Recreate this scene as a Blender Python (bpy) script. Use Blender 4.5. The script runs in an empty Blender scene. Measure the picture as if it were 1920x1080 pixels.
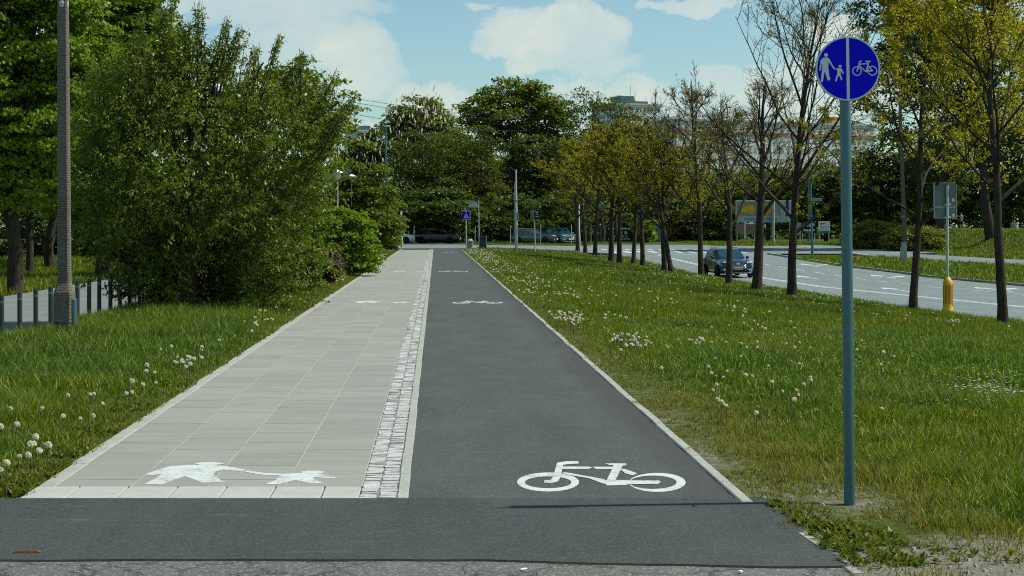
import bpy, bmesh, math, random
import numpy as np
from mathutils import Vector, Matrix
SC = bpy.context.scene
COL = SC.collection
R = math.radians
F, VX, VY, CH = 3000.0, 817.0, 424.0, 1.73      # focal length, vanishing point and camera height in photograph pixels / metres

# ------------------------------------------------------------------ terrain
def sst(a, b, t):
    t = np.clip((np.asarray(t, float) - a) / (b - a), 0, 1)
    return t * t * (3 - 2 * t)
def SD(y): return np.interp(y, [0, 90, 150, 1000], [1.07, 1.07, .05, .05])
def xn(y): return np.interp(y, [0, 20, 35, 46, 52, 75, 100, 112, 141, 400], [34, 26, 19.5, 17, 16.1, 15.2, 14.8, 14.4, 14.3, 14.3])
def xc(y): return np.interp(y, [0, 30, 57, 75.7, 90, 113, 150, 400], [38, 28, 21, 18.4, 18.2, 17.5, 17.5, 17.5])
def xf(y): return np.interp(y, [0, 50, 76, 94, 106, 130, 400], [56, 33, 28.2, 27.6, 26.6, 26.5, 26.5])
def zt(x, y):
    x = np.asarray(x, float); y = np.asarray(y, float)
    s = SD(y); a = xn(y); b = xf(y)
    fade = 1 - sst(172, 192, y)
    def seg(x0, z0, x1, z1): return z0 + (z1 - z0) * np.clip((x - x0) / (x1 - x0), 0, 1)
    z = np.where(x < 2.3, 0.0, 0.0)
    z = np.where(x < -6, -0.3 * sst(0, 1.2, -6 - x) * (1 - sst(62, 75, y)), z)
    t = np.clip((x - 2.3) / (a - 2.3), 0, 1)
    z = np.where(x >= 2.3, -s * (t * .7 + .3 * t * t * (3 - 2 * t)), z)
    v = np.where(x < b + 6.5, seg(b, -s, b + 6.5, np.maximum(-.55, -s)), 0)
    v = np.where((x >= b + 6.5) & (x < b + 11), seg(b + 6.5, np.maximum(-.55, -s), b + 11, np.maximum(-.42, -s)), v)
    v = np.where((x >= b + 11) & (x < b + 18.5), seg(b + 11, np.maximum(-.42, -s), b + 18.5, np.maximum(-.35, -s)), v)
    k = seg(b + 18.5, 0, b + 23.5, 1); k = k * k * (3 - 2 * k)
    v = np.where(x >= b + 18.5, np.maximum(-.35, -s) + (1.3 - np.maximum(-.35, -s)) * k * fade, v)
    z = np.where(x > b, v, z)
    return z
YA, YB = 119.0, 148.0                            # the cross street at the far end
def paved(x, y, g=0.0):
    """true where roads and paths lie (g widens them)"""
    x = np.asarray(x, float); y = np.asarray(y, float)
    m = (x > -2.65 - g) & (x < 1.99 + g) & (y > 7) & (y < YA + 1)
    m |= (y < 10.18 + g) & (x < 2.06 + g) & (y > -60)
    m |= (x > xn(y) - g) & (x < xf(y) + g) & (y < 166)
    m |= (y > YA - g) & (y < YB + g) & (x < 40) & ((x < 3.2) | (x > xn(y) - 3) | (y > 127 - g))
    m |= (x > xf(y) + 6.5 - g) & (x < xf(y) + 10.8 + g) & (y < 150)
    m |= (x > -12.4 - g) & (x < -7.1 + g) & (y < 61 + g) & (y > 9)
    return m
def W(px, py, y): return np.array([(px - VX) * y / F, y, CH - (py - VY) * y / F])
def hit(px, py):
    ys = np.arange(6, 420, .05)
    x = (px - VX) * ys / F; z = CH - (py - VY) * ys / F
    k = np.nonzero(z <= zt(x, ys))[0]
    y = ys[k[0]] if len(k) else 400.0
    X = (px - VX) * y / F
    return float(X), float(y), float(zt(X, y))
def onground(px, y):
    X = (px - VX) * y / F
    return float(X), float(y), float(zt(X, y))
_rt = np.random.default_rng(5).random((64, 64))
def vnoise(x, y, s):
    x = np.asarray(x, float) / s + 100; y = np.asarray(y, float) / s + 100
    i = np.floor(x).astype(int); j = np.floor(y).astype(int); fx = x - i; fy = y - j
    fx = fx * fx * (3 - 2 * fx); fy = fy * fy * (3 - 2 * fy)
    g = lambda a, b: _rt[a % 64, b % 64]
    return (g(i, j) * (1 - fx) + g(i + 1, j) * fx) * (1 - fy) + (g(i, j + 1) * (1 - fx) + g(i + 1, j + 1) * fx) * fy

# ------------------------------------------------------------------ objects
def tag(o, label=None, cat=None, group=None, kind=None):
    if label: o['label'] = label
    if cat: o['category'] = cat
    if group: o['group'] = group
    if kind: o['kind'] = kind
    return o
def thing(name, label, cat, loc=(0, 0, 0), rz=0.0, group=None):
    o = bpy.data.objects.new(name, None); COL.objects.link(o)
    o.empty_display_size = .2
    o.location = [float(c) for c in loc]; o.rotation_euler = (0, 0, rz)
    return tag(o, label, cat, group)
def link(name, me, mats=None, parent=None, smooth=False):
    o = bpy.data.objects.new(name, me); COL.objects.link(o)
    if mats is not None:
        for m in (mats if isinstance(mats, (list, tuple)) else [mats]): me.materials.append(m)
    if parent: o.parent = parent
    if smooth: me.polygons.foreach_set('use_smooth', np.ones(len(me.polygons), bool))
    return o
def npmesh(name, V, Fa, mats=None, parent=None, smooth=False):
    V = np.ascontiguousarray(V, np.float32).reshape(-1, 3); Fa = np.ascontiguousarray(Fa, np.int32)
    n, k = Fa.shape
    me = bpy.data.meshes.new(name)
    me.vertices.add(len(V)); me.vertices.foreach_set('co', V.ravel())
    me.loops.add(n * k); me.loops.foreach_set('vertex_index', Fa.ravel())
    me.polygons.add(n); me.polygons.foreach_set('loop_start', np.arange(0, n * k, k, dtype=np.int32))
    me.update(calc_edges=True); me.validate()
    return link(name, me, mats, parent, smooth)
def copy_thing(root, loc, rz=0.0, label=None, group=None):
    r = root.copy(); COL.objects.link(r); r.location = [float(c) for c in loc]; r.rotation_euler = (0, 0, rz)
    if label: r['label'] = label
    if group: r['group'] = group
    for ch in list(root.children):
        c = ch.copy(); COL.objects.link(c); c.parent = r
        for g in list(ch.children):
            d = g.copy(); COL.objects.link(d); d.parent = c
    return r
class MB:
    def __init__(s): s.v = []; s.f = []; s.m = []
    def add(s, vs, fs, mi=0):
        b = len(s.v); s.v += [tuple(map(float, v)) for v in vs]
        s.f += [tuple(b + i for i in f) for f in fs]; s.m += [mi] * len(fs); return s
    def box(s, c, d, rz=0.0, mi=0, taper=1.0, M=None):
        hx, hy, hz = d[0] / 2, d[1] / 2, d[2] / 2
        vs = []
        for zz, t in ((-hz, 1), (hz, taper)):
            for xx, yy in ((-hx, -hy), (hx, -hy), (hx, hy), (-hx, hy)): vs.append((xx * t, yy * t, zz))
        cs, sn = math.cos(rz), math.sin(rz); out = []
        for x, y, z in vs:
            if M is not None:
                q = M @ Vector((x, y, z)); x, y, z = q
            out.append((c[0] + x * cs - y * sn, c[1] + x * sn + y * cs, c[2] + z))
        return s.add(out, [(3, 2, 1, 0), (4, 5, 6, 7), (0, 1, 5, 4), (1, 2, 6, 5), (2, 3, 7, 6), (3, 0, 4, 7)], mi)
    def bbox(s, c, d, bev=.01, mi=0):
        """box with chamfered edges"""
        hx, hy, hz = [k / 2 for k in d]; b = min(bev, hx * .9, hy * .9, hz * .9); vs = []
        rings = [(-hz, b), (-hz + b, 0), (hz - b, 0), (hz, b)]
        for z, i in rings:
            x, y = hx - i, hy - i; k = b * (1 if i == 0 else .4)
            for p in ((-x + k, -y), (x - k, -y), (x, -y + k), (x, y - k), (x - k, y), (-x + k, y), (-x, y - k), (-x, -y + k)):
                vs.append((c[0] + p[0], c[1] + p[1], c[2] + z))
        fs = [tuple(range(7, -1, -1)), tuple(range(24, 32))]
        for r in range(3):
            for k in range(8): fs.append((r * 8 + k, r * 8 + (k + 1) % 8, r * 8 + 8 + (k + 1) % 8, r * 8 + 8 + k))
        return s.add(vs, fs, mi)
    def tube(s, pts, rad, n=8, mi=0, cap=True):
        pts = [Vector([float(c) for c in p]) for p in pts]
        if not hasattr(rad, '__len__'): rad = [rad] * len(pts)
        vs = []; up = None
        for i, p in enumerate(pts):
            t = (pts[min(i + 1, len(pts) - 1)] - pts[max(i - 1, 0)]).normalized()
            if up is None:
                up = Vector((1, 0, 0)) if abs(t.x) < .9 else Vector((0, 1, 0))
            a = (up - t * up.dot(t)).normalized(); up = a; b = t.cross(a)
            for k in range(n):
                w = 2 * math.pi * k / n; vs.append(p + (a * math.cos(w) + b * math.sin(w)) * rad[i])
        fs = []
        for i in range(len(pts) - 1):
            for k in range(n): fs.append((i * n + k, i * n + (k + 1) % n, (i + 1) * n + (k + 1) % n, (i + 1) * n + k))
        if cap: fs += [tuple(range(n - 1, -1, -1)), tuple(range((len(pts) - 1) * n, len(pts) * n))]
        return s.add(vs, fs, mi)
    def lathe(s, prof, c=(0, 0, 0), n=20, mi=0, axis='z', a0=0.0):
        vs = []
        for r, z in prof:
            for k in range(n):
                w = 2 * math.pi * (k + .5 * 0) / n + a0; p = (r * math.cos(w), r * math.sin(w), z)
                if axis == 'y': p = (p[0], -p[2], p[1])
                if axis == 'x': p = (p[2], p[0], p[1])
                vs.append((c[0] + p[0], c[1] + p[1], c[2] + p[2]))
        fs = []
        for i in range(len(prof) - 1):
            for k in range(n): fs.append((i * n + k, i * n + (k + 1) % n, (i + 1) * n + (k + 1) % n, (i + 1) * n + k))
        fs += [tuple(range(n - 1, -1, -1)), tuple(range((len(prof) - 1) * n, len(prof) * n))]
        return s.add(vs, fs, mi)
    def prism(s, poly, fn0, fn1, mi=0):
        """poly extruded between two mappings of (u,v) to a point"""
        n = len(poly); vs = [fn0(*p) for p in poly] + [fn1(*p) for p in poly]
        fs = [tuple(range(n - 1, -1, -1)), tuple(range(n, 2 * n))] + [(k, (k + 1) % n, n + (k + 1) % n, n + k) for k in range(n)]
        return s.add(vs, fs, mi)
    def build(s, name, mats, parent=None, smooth=False, angle=None):
        me = bpy.data.meshes.new(name); me.from_pydata(s.v, [], s.f); 
        bm = bmesh.new(); bm.from_mesh(me); bmesh.ops.recalc_face_normals(bm, faces=bm.faces[:]); bm.to_mesh(me); bm.free()
        if max(s.m, default=0) > 0: me.polygons.foreach_set('material_index', s.m)
        o = link(name, me, mats, parent, smooth)
        if smooth and angle: me.set_sharp_from_angle(angle=R(angle))
        return o
def text_mesh(name, body, size, mat, parent, M, extrude=.004, bold=0.0, align='CENTER'):
    cu = bpy.data.curves.new('t', 'FONT'); cu.body = body; cu.size = size; cu.extrude = extrude; cu.offset = bold
    cu.align_x = align; cu.align_y = 'CENTER'; cu.resolution_u = 3
    o = bpy.data.objects.new('t', cu); COL.objects.link(o)
    dg = bpy.context.evaluated_depsgraph_get(); dg.update()
    me = bpy.data.meshes.new_from_object(o.evaluated_get(dg))
    bpy.data.objects.remove(o); bpy.data.curves.remove(cu)
    me.materials.clear(); me.transform(M); me.name = name
    return link(name, me, mat, parent)

# ------------------------------------------------------------------ materials
def nmat(name):
    m = bpy.data.materials.new(name); m.use_nodes = True
    nt = m.node_tree; nt.nodes.clear()
    return m, nt
class NT:
    def __init__(s, nt): s.t = nt
    def n(s, typ, **kw):
        nd = s.t.nodes.new(typ)
        for k, v in kw.items():
            if k.startswith('i_'):
                key = k[2:]; key = int(key) if key.isdigit() else key.replace('_', ' ')
                s.set(nd.inputs[key], v)
            else: setattr(nd, k, v)
        return nd
    def set(s, inp, v):
        if isinstance(v, bpy.types.NodeSocket): s.t.links.new(v, inp)
        elif isinstance(v, bpy.types.Node): s.t.links.new(v.outputs[0], inp)
        else: inp.default_value = v
    def math(s, op, a, b=None, c=None, clamp=False):
        nd = s.t.nodes.new('ShaderNodeMath'); nd.operation = op; nd.use_clamp = clamp
        s.set(nd.inputs[0], a)
        if b is not None: s.set(nd.inputs[1], b)
        if c is not None: s.set(nd.inputs[2], c)
        return nd.outputs[0]
    def mix(s, f, a, b, mode='MIX'):
        nd = s.t.nodes.new('ShaderNodeMix'); nd.data_type = 'RGBA'; nd.blend_type = mode
        s.set(nd.inputs[0], f)
        for i, v in ((6, a), (7, b)):
            if isinstance(v, (tuple, list)): v = tuple(v) + (1,) if len(v) == 3 else v
            s.set(nd.inputs[i], v)
        return nd.outputs[2]
    def ramp(s, f, stops):
        nd = s.t.nodes.new('ShaderNodeValToRGB'); s.set(nd.inputs[0], f)
        e = nd.color_ramp.elements
        while len(e) < len(stops): e.new(.5)
        for i, (p, c) in enumerate(stops):
            e[i].position = p; e[i].color = (c, c, c, 1) if not isinstance(c, (tuple, list)) else tuple(c) + (1,)
        return nd.outputs[0]
    def noise(s, vec, scale, detail=4, rough=.6, out=0):
        nd = s.t.nodes.new('ShaderNodeTexNoise'); nd.inputs['Scale'].default_value = scale
        nd.inputs['Detail'].default_value = detail; nd.inputs['Roughness'].default_value = rough
        if vec is not None: s.set(nd.inputs['Vector'], vec)
        return nd.outputs[out]
    def pos(s, obj=False):
        if obj: return s.t.nodes.new('ShaderNodeTexCoord').outputs['Object']
        return s.t.nodes.new('ShaderNodeNewGeometry').outputs['Position']
    def scale(s, vec, sc):
        nd = s.t.nodes.new('ShaderNodeMapping'); s.set(nd.inputs[0], vec); nd.inputs['Scale'].default_value = sc
        return nd.outputs[0]
    def out(s, sh):
        o = s.t.nodes.new('ShaderNodeOutputMaterial'); s.set(o.inputs[0], sh)
    def bsdf(s, color, rough=.7, spec=.3, metal=0.0, bump=None, bstr=.3, bdist=.01, coat=0.0):
        b = s.t.nodes.new('ShaderNodeBsdfPrincipled')
        if isinstance(color, (tuple, list)): color = tuple(color) + (1,) if len(color) == 3 else color
        s.set(b.inputs['Base Color'], color); s.set(b.inputs['Roughness'], rough)
        b.inputs['Specular IOR Level'].default_value = spec; b.inputs['Metallic'].default_value = metal
        b.inputs['Coat Weight'].default_value = coat; b.inputs['Coat Roughness'].default_value = .05
        if bump is not None:
            n = s.t.nodes.new('ShaderNodeBump'); n.inputs['Strength'].default_value = bstr; n.inputs['Distance'].default_value = bdist
            s.set(n.inputs['Height'], bump); s.t.links.new(n.outputs[0], b.inputs['Normal'])
        return b
def simple(name, col, rough=.6, spec=.3, metal=0.0, var=.15, sc=12.0, bump=.1, coat=0.0, obj=True):
    m, nt = nmat(name); N = NT(nt); p = N.pos(obj)
    n1 = N.noise(p, sc, 5); n2 = N.noise(p, sc * .17, 3)
    f = N.math('ADD', N.math('MULTIPLY', n1, .5), N.math('MULTIPLY', n2, .5))
    f = N.ramp(f, [(.3, 0.0), (.7, 1.0)])
    c = N.mix(f, [k * (1 - var) for k in col], [min(1, k * (1 + var)) for k in col])
    N.out(N.bsdf(c, rough, spec, metal, n1 if bump else None, bump, .01, coat)); return m
def leafmat(name, c1, c2, c3=None, trans=.45, gloss=.25, rough=.45, warm=(1.5, 1.35, .5)):
    m, nt = nmat(name); N = NT(nt)
    g = N.n('ShaderNodeNewGeometry'); rnd = g.outputs['Random Per Island']
    big = N.noise(g.outputs['Position'], .9, 2)
    f = N.math('ADD', N.math('MULTIPLY', rnd, .7), N.math('MULTIPLY', N.math('SUBTRACT', big, .35), .8), clamp=True)
    col = N.mix(f, c1, c2)
    if c3: col = N.mix(N.math('GREATER_THAN', rnd, .90), col, c3)
    d = N.bsdf(col, rough, gloss)
    t = N.n('ShaderNodeBsdfTranslucent'); N.set(t.inputs[0], N.mix(.6, col, N.mix(1.0, col, warm, 'MULTIPLY')))
    mx = N.n('ShaderNodeMixShader'); mx.inputs[0].default_value = trans
    nt.links.new(d.outputs[0], mx.inputs[1]); nt.links.new(t.outputs[0], mx.inputs[2])
    N.out(mx); return m

def mat_asphalt(name, c, speck, crack=False, tint=(1, 1, 1), wear=0.0, edge=None):
    m, nt = nmat(name); N = NT(nt); p = N.pos()
    a = N.noise(p, 75, 5, .8); b = N.noise(N.scale(p, (1, .35, 1)), 1.6, 5, .65); d = N.noise(p, 14, 4)
    v = N.n('ShaderNodeTexVoronoi', i_Scale=95.0); N.set(v.inputs['Vector'], p)
    st = N.math('GREATER_THAN', N.n('ShaderNodeSeparateColor', i_0=v.outputs['Color']).outputs[0], .86)
    lo = [k * c * .62 for k in tint]; hi = [k * c * 1.4 for k in tint]
    f = N.ramp(N.math('ADD', N.math('MULTIPLY', a, .75), N.math('ADD', N.math('MULTIPLY', b, .6), N.math('MULTIPLY', d, .2))), [(.52, 0.0), (1.02, 1.0)])
    col = N.mix(f, lo, hi)
    col = N.mix(N.math('MULTIPLY', st, speck), col, [k * c * 3.2 for k in tint])
    if wear:
        wn = N.noise(N.scale(p, (.5, 2.5, 1)), 2.2, 6, .75)
        col = N.mix(N.math('MULTIPLY', N.ramp(wn, [(.6, 0.0), (.74, 1.0)]), wear), col, [k * c * 2.6 for k in tint])
    if edge:                                       # tarry, browner band where the asphalt was laid against the edging
        sx = N.n('ShaderNodeSeparateXYZ', i_0=p).outputs[0]
        e = N.math('MULTIPLY', N.ramp(N.math('ADD', sx, N.math('MULTIPLY', b, .6)), [(0.0, 0.0), (1.0, 1.0)]), 1.0)
        mr = N.n('ShaderNodeMapRange'); N.set(mr.inputs[0], N.math('ADD', sx, N.math('MULTIPLY', N.noise(N.scale(p, (1, .12, 1)), 2.0, 5, .7), .9)))
        mr.inputs[1].default_value = edge; mr.inputs[2].default_value = edge + .35
        col = N.mix(N.math('MULTIPLY', mr.outputs[0], .55), col, (c * .75, c * .62, c * .58))
    h = N.math('ADD', a, N.math('MULTIPLY', st, .3))
    if crack:
        vv = N.n('ShaderNodeTexVoronoi', feature='DISTANCE_TO_EDGE', i_Scale=2.4)
        dv = N.n('ShaderNodeMixRGB', blend_type='ADD', i_0=.35); N.set(dv.inputs[1], p); N.set(dv.inputs[2], N.noise(p, 4, 5, .7, 1))
        N.set(vv.inputs['Vector'], dv)
        cr = N.ramp(vv.outputs[0], [(.0, 1.0), (.03, 0.0)])
        col = N.mix(N.math('MULTIPLY', cr, .8), col, (c * .3, c * .28, c * .26))
        h = N.math('SUBTRACT', h, N.math('MULTIPLY', cr, 2.0))
    N.out(N.bsdf(col, .85, .25, 0, h, .5, .006)); return m
def mat_slab():
    m, nt = nmat('paving_slabs'); N = NT(nt); p = N.pos()
    s = N.n('ShaderNodeSeparateXYZ', i_0=p)
    cb = N.n('ShaderNodeCombineXYZ'); N.set(cb.inputs[0], s.outputs[1]); N.set(cb.inputs[1], N.math('ADD', s.outputs[0], 2.53))
    def brick(mort, soft, off=.37):
        b = N.n('ShaderNodeTexBrick', offset=off, offset_frequency=2, squash=1.0)
        b.inputs['Scale'].default_value = 1; b.inputs['Mortar Size'].default_value = mort; b.inputs['Mortar Smooth'].default_value = soft
        b.inputs['Bias'].default_value = 0; b.inputs['Brick Width'].default_value = .62; b.inputs['Row Height'].default_value = .51
        b.inputs['Color1'].default_value = (0, 0, 0, 1); b.inputs['Color2'].default_value = (1, 1, 1, 1); b.inputs['Mortar'].default_value = (.5, .5, .5, 1)
        N.set(b.inputs['Vector'], cb); return b
    b = brick(.010, .3)
    n1 = N.noise(p, 60, 4, .7); n2 = N.noise(N.scale(p, (.5, 3, 1)), 1.4, 5, .7); n3 = N.noise(N.scale(p, (1.2, 12, 1)), 2.0, 4, .7)
    t = N.math('ADD', N.math('MULTIPLY', b.outputs[0], .13), N.math('ADD', N.math('MULTIPLY', n2, .4), N.math('ADD', N.math('MULTIPLY', n3, .25), N.math('MULTIPLY', n1, .2))))
    col = N.mix(N.ramp(t, [(.25, 0.0), (.85, 1.0)]), (.178, .186, .162), (.335, .343, .305))
    # lengthwise joints are sanded pale, crosswise joints are dark hairlines
    fr = N.math('FRACT', N.math('DIVIDE', N.math('ADD', s.outputs[0], 2.53), .51))
    lw = N.math('LESS_THAN', N.math('ABSOLUTE', N.math('SUBTRACT', fr, .5)), .488)
    mort = b.outputs[1]
    jn = N.math('MULTIPLY', mort, N.ramp(N.noise(N.scale(p, (.8, 3.5, 1)), 1.3, 3), [(.42, .12), (.58, 1.0)]))
    col = N.mix(N.math('MULTIPLY', jn, lw), col, (.085, .09, .075))
    col = N.mix(N.math('MULTIPLY', N.math('SUBTRACT', 1.0, lw), .75), col, (.36, .36, .31))
    spk = N.math('GREATER_THAN', N.noise(p, 28, 2), .745)
    col = N.mix(N.math('MULTIPLY', spk, .55), col, (.12, .12, .10))
    h = N.math('SUBTRACT', N.math('MULTIPLY', n1, .25), mort)
    N.out(N.bsdf(col, .8, .25, 0, h, .35, .004)); return m
def mat_paint():
    m, nt = nmat('road_paint'); N = NT(nt); p = N.pos()
    w = N.noise(N.scale(p, (1, 2.2, 1)), 26, 6, .8); w2 = N.noise(p, 5, 4, .7)
    f = N.math('ADD', N.math('MULTIPLY', w, .65), N.math('MULTIPLY', w2, .35))
    col = N.mix(N.ramp(f, [(.41, 1.0), (.50, 0.0)]), (.52, .555, .54), (.23, .25, .24))
    N.out(N.bsdf(col, .6, .3, 0, w, .2, .003)); return m
def mat_ground():
    m, nt = nmat('soil_and_turf'); N = NT(nt); p = N.pos()
    at = N.n('ShaderNodeAttribute', attribute_name='bare').outputs['Fac']
    n1 = N.noise(p, 9, 6, .7); n2 = N.noise(p, 55, 3, .7); n3 = N.noise(p, 1.3, 4)
    soil = N.mix(N.ramp(N.math('ADD', N.math('MULTIPLY', n1, .6), N.math('MULTIPLY', n2, .4)), [(.35, 0.0), (.68, 1.0)]), (.10, .09, .065), (.25, .24, .205))
    turf = N.mix(N.ramp(n1, [(.35, 0.0), (.65, 1.0)]), (.03, .05, .008), (.075, .10, .016))
    turf = N.mix(N.ramp(n3, [(.5, 0.0), (.75, .7)]), turf, (.085, .08, .025))
    f = N.ramp(N.math('ADD', at, N.math('MULTIPLY', N.math('SUBTRACT', n1, .5), .7)), [(.36, 0.0), (.6, 1.0)])
    N.out(N.bsdf(N.mix(f, turf, soil), .95, .1, 0, N.math('ADD', n1, N.math('MULTIPLY', n2, .5)), .8, .03)); return m
def mat_bark(name, c1, c2, sc=14):
    m, nt = nmat(name); N = NT(nt); p = N.pos(True)
    n1 = N.noise(N.scale(p, (1, 1, .22)), sc, 6, .75); n2 = N.noise(p, 2.2, 3)
    f = N.ramp(N.math('ADD', N.math('MULTIPLY', n1, .75), N.math('MULTIPLY', n2, .25)), [(.35, 0.0), (.66, 1.0)])
    N.out(N.bsdf(N.mix(f, c1, c2), .95, .1, 0, n1, .9, .04)); return m
def mat_concrete_pole():
    m, nt = nmat('weathered_concrete'); N = NT(nt); p = N.pos(True)
    w = N.n('ShaderNodeTexWave', wave_type='BANDS', bands_direction='Z', i_Scale=8.5, i_Distortion=6.0, i_Detail=3.0, i_Detail_Scale=2.0); N.set(w.inputs[0], p)
    n1 = N.noise(p, 26, 5, .7); n2 = N.noise(N.scale(p, (1, 1, .25)), 3, 4)
    f = N.math('ADD', N.math('MULTIPLY', w.outputs[1], .2), N.math('ADD', N.math('MULTIPLY', n1, .45), N.math('MULTIPLY', n2, .3)))
    N.out(N.bsdf(N.mix(N.ramp(f, [(.3, 0.0), (.8, 1.0)]), (.06, .055, .042), (.27, .25, .205)), .9, .2, 0, f, .6, .02)); return m
def mat_glass(name, col, rough=.05):
    m, nt = nmat(name); N = NT(nt)
    N.out(N.bsdf(col, rough, .8, 0, None)); return m
M = {}
M['asphalt'] = mat_asphalt('cycle_asphalt', .060, .3, False, (.85, 1.05, .95), .6, 1.95)
M['asphalt_apron'] = mat_asphalt('apron_asphalt', .046, .3, False, (.86, 1.05, .97), .8)
M['asphalt_old'] = mat_asphalt('old_asphalt', .10, .5, True, (.95, 1.0, .9), .3)
M['asphalt_road'] = mat_asphalt('road_asphalt', .162, .3, False, (.84, 1.02, 1.02), .2)
M['crack'] = simple('dark_crack', (.022, .023, .02), .95, .05, var=.5, sc=30)
M['slab'] = mat_slab(); M['paint'] = mat_paint(); M['ground'] = mat_ground()
M['kerb'] = simple('kerb_concrete', (.30, .31, .275), .85, .2, var=.22, sc=18, bump=.4)
M['sett'] = simple('granite_sett', (.40, .41, .385), .8, .3, var=.32, sc=30, bump=.8)
M['joint'] = simple('dark_joint', (.17, .17, .15), .95, .1, var=.8, sc=20)
M['galv'] = simple('galvanised_steel', (.075, .165, .18), .4, .5, .5, var=.12, sc=5, bump=.02)
M['galv_light'] = simple('pale_galvanised_steel', (.42, .47, .47), .5, .4, .2, var=.15, sc=8)
M['teal_paint'] = simple('teal_grey_paint', (.16, .27, .28), .5, .4, var=.15)
M['white_paint'] = simple('white_paint', (.72, .74, .72), .5, .4, var=.08)
M['sign_blue'] = simple('sign_blue', (.0, .0, .62), .5, .12, var=.03, bump=0)
M['sign_white'] = simple('sign_white', (.52, .68, .68), .45, .4, var=.05, bump=0)
M['dark_blue'] = simple('dark_blue_print', (.01, .02, .16), .5, .4, var=.1, bump=0)
M['yellow'] = simple('yellow_plastic', (.66, .40, .01), .45, .4, var=.12, sc=5)
M['amber'] = simple('amber_reflector', (.42, .16, .015), .35, .5, var=.1)
M['black'] = simple('matt_black', (.012, .013, .014), .6, .3, var=.2)
M['dark_green_metal'] = simple('dark_teal_metal', (.012, .06, .075), .5, .4, var=.15)
M['bollard'] = simple('dark_bollard_paint', (.018, .026, .028), .5, .4, var=.2)
M['concrete'] = mat_concrete_pole()
M['conc_plain'] = simple('cast_concrete', (.34, .36, .33), .9, .2, var=.25, sc=20, bump=.5)
M['sign_back'] = simple('grey_sign_back', (.15, .20, .20), .55, .4, .3, var=.12)
M['paper'] = simple('white_sticker', (.75, .76, .74), .7, .2, var=.05)
M['red'] = simple('red_paint', (.35, .02, .02), .5, .4, var=.1)
M['bark_dark'] = mat_bark('dark_bark', (.018, .015, .011), (.085, .072, .054))
M['bark_grey'] = mat_bark('grey_bark', (.03, .028, .022), (.12, .11, .09))
M['bark_brown'] = mat_bark('brown_bark', (.03, .025, .018), (.13, .11, .08))
M['leaf_cherry'] = leafmat('drooping_leaves', (.048, .092, .006), (.185, .25, .02), (.26, .32, .08), .5, .25, .35)
M['leaf_maple'] = leafmat('maple_leaves', (.075, .15, .006), (.23, .33, .018), None, .45, .18, .4)
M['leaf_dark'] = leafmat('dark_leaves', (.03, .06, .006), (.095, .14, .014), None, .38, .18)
M['leaf_mid'] = leafmat('mid_green_leaves', (.06, .10, .006), (.18, .23, .016), None, .42, .18)
M['leaf_olive'] = leafmat('olive_leaves', (.045, .07, .008), (.13, .17, .02), None, .38, .12)
M['leaf_yellow'] = leafmat('young_yellow_leaves', (.18, .185, .010), (.43, .42, .028), (.46, .38, .03), .52, .1)
M['leaf_bud'] = leafmat('pale_buds', (.19, .19, .04), (.36, .34, .10), None, .4, .2)
M['leaf_purple'] = leafmat('purple_leaves', (.05, .018, .022), (.12, .05, .05), (.08, .09, .02), .35, .3)
M['leaf_juniper'] = leafmat('juniper_sprays', (.09, .11, .010), (.24, .25, .03), None, .3, .15)
M['blossom'] = leafmat('chestnut_candles', (.50, .48, .34), (.68, .66, .5), None, .3, .1)
M['grass'] = leafmat('grass_blades', (.055, .115, .004), (.19, .255, .010), (.42, .46, .18), .5, .25, .45)  # third colour paints bright highlights on some blades, likewise in the next two grasses
M['grass_deep'] = leafmat('deep_green_grass', (.035, .095, .005), (.135, .22, .014), (.36, .42, .17), .5, .3, .42)
M['grass_far'] = leafmat('distant_grass', (.075, .12, .004), (.20, .245, .010), (.40, .42, .15), .5, .2, .5)
M['grass_dry'] = leafmat('dry_grass', (.15, .14, .03), (.34, .29, .09), (.10, .14, .02), .45, .2)
M['weed'] = leafmat('weed_leaves', (.06, .10, .008), (.16, .19, .02), None, .4, .2)
M['clock'] = leafmat('dandelion_fluff', (.80, .80, .70), (.92, .92, .84), None, .5, .0, .5, (1.15, 1.12, .86))
M['stem'] = leafmat('flower_stems', (.09, .11, .03), (.18, .17, .06), None, .2, .2)
M['dandelion'] = leafmat('dandelion_petals', (.6, .36, .005), (.75, .48, .01), None, .2, .1)
M['daisy'] = leafmat('daisy_petals', (.6, .62, .6), (.8, .82, .8), None, .25, .1, .5, (1, 1, 1))
# ------------------------------------------------------------------ camera, sun and sky
cam = bpy.data.objects.new('camera', bpy.data.cameras.new('camera')); COL.objects.link(cam)
cam.location = (0, 0, CH); cam.rotation_euler = (R(90), 0, 0)
cam.data.sensor_width = 36; cam.data.lens = 36 * F / 1920
cam.data.shift_x = (960 - VX) / 1920; cam.data.shift_y = -(540 - VY) / 1920
cam.data.clip_start = .2; cam.data.clip_end = 4000
SC.camera = cam
SUN_E, SUN_A = R(54), R(5)                         # sun from the right, a touch beyond the scene
sv = Vector((math.cos(SUN_E) * math.cos(SUN_A), math.cos(SUN_E) * math.sin(SUN_A), math.sin(SUN_E)))
sl = bpy.data.lights.new('sun', 'SUN'); sl.energy = 3.9; sl.angle = R(.9); sl.color = (1.0, .965, .84)
sun = bpy.data.objects.new('sun', sl); COL.objects.link(sun); sun.rotation_euler = sv.to_track_quat('Z', 'Y').to_euler()
wd = bpy.data.worlds.new('World'); SC.world = wd; wd.use_nodes = True
wt = wd.node_tree; wt.nodes.clear(); N = NT(wt)
sky = N.n('ShaderNodeTexSky', sky_type='NISHITA', sun_disc=False, sun_elevation=SUN_E, sun_rotation=R(90) - SUN_A, air_density=1.0, dust_density=.6, ozone_density=1.0)
gen = wt.nodes.new('ShaderNodeTexCoord').outputs['Generated']
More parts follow.
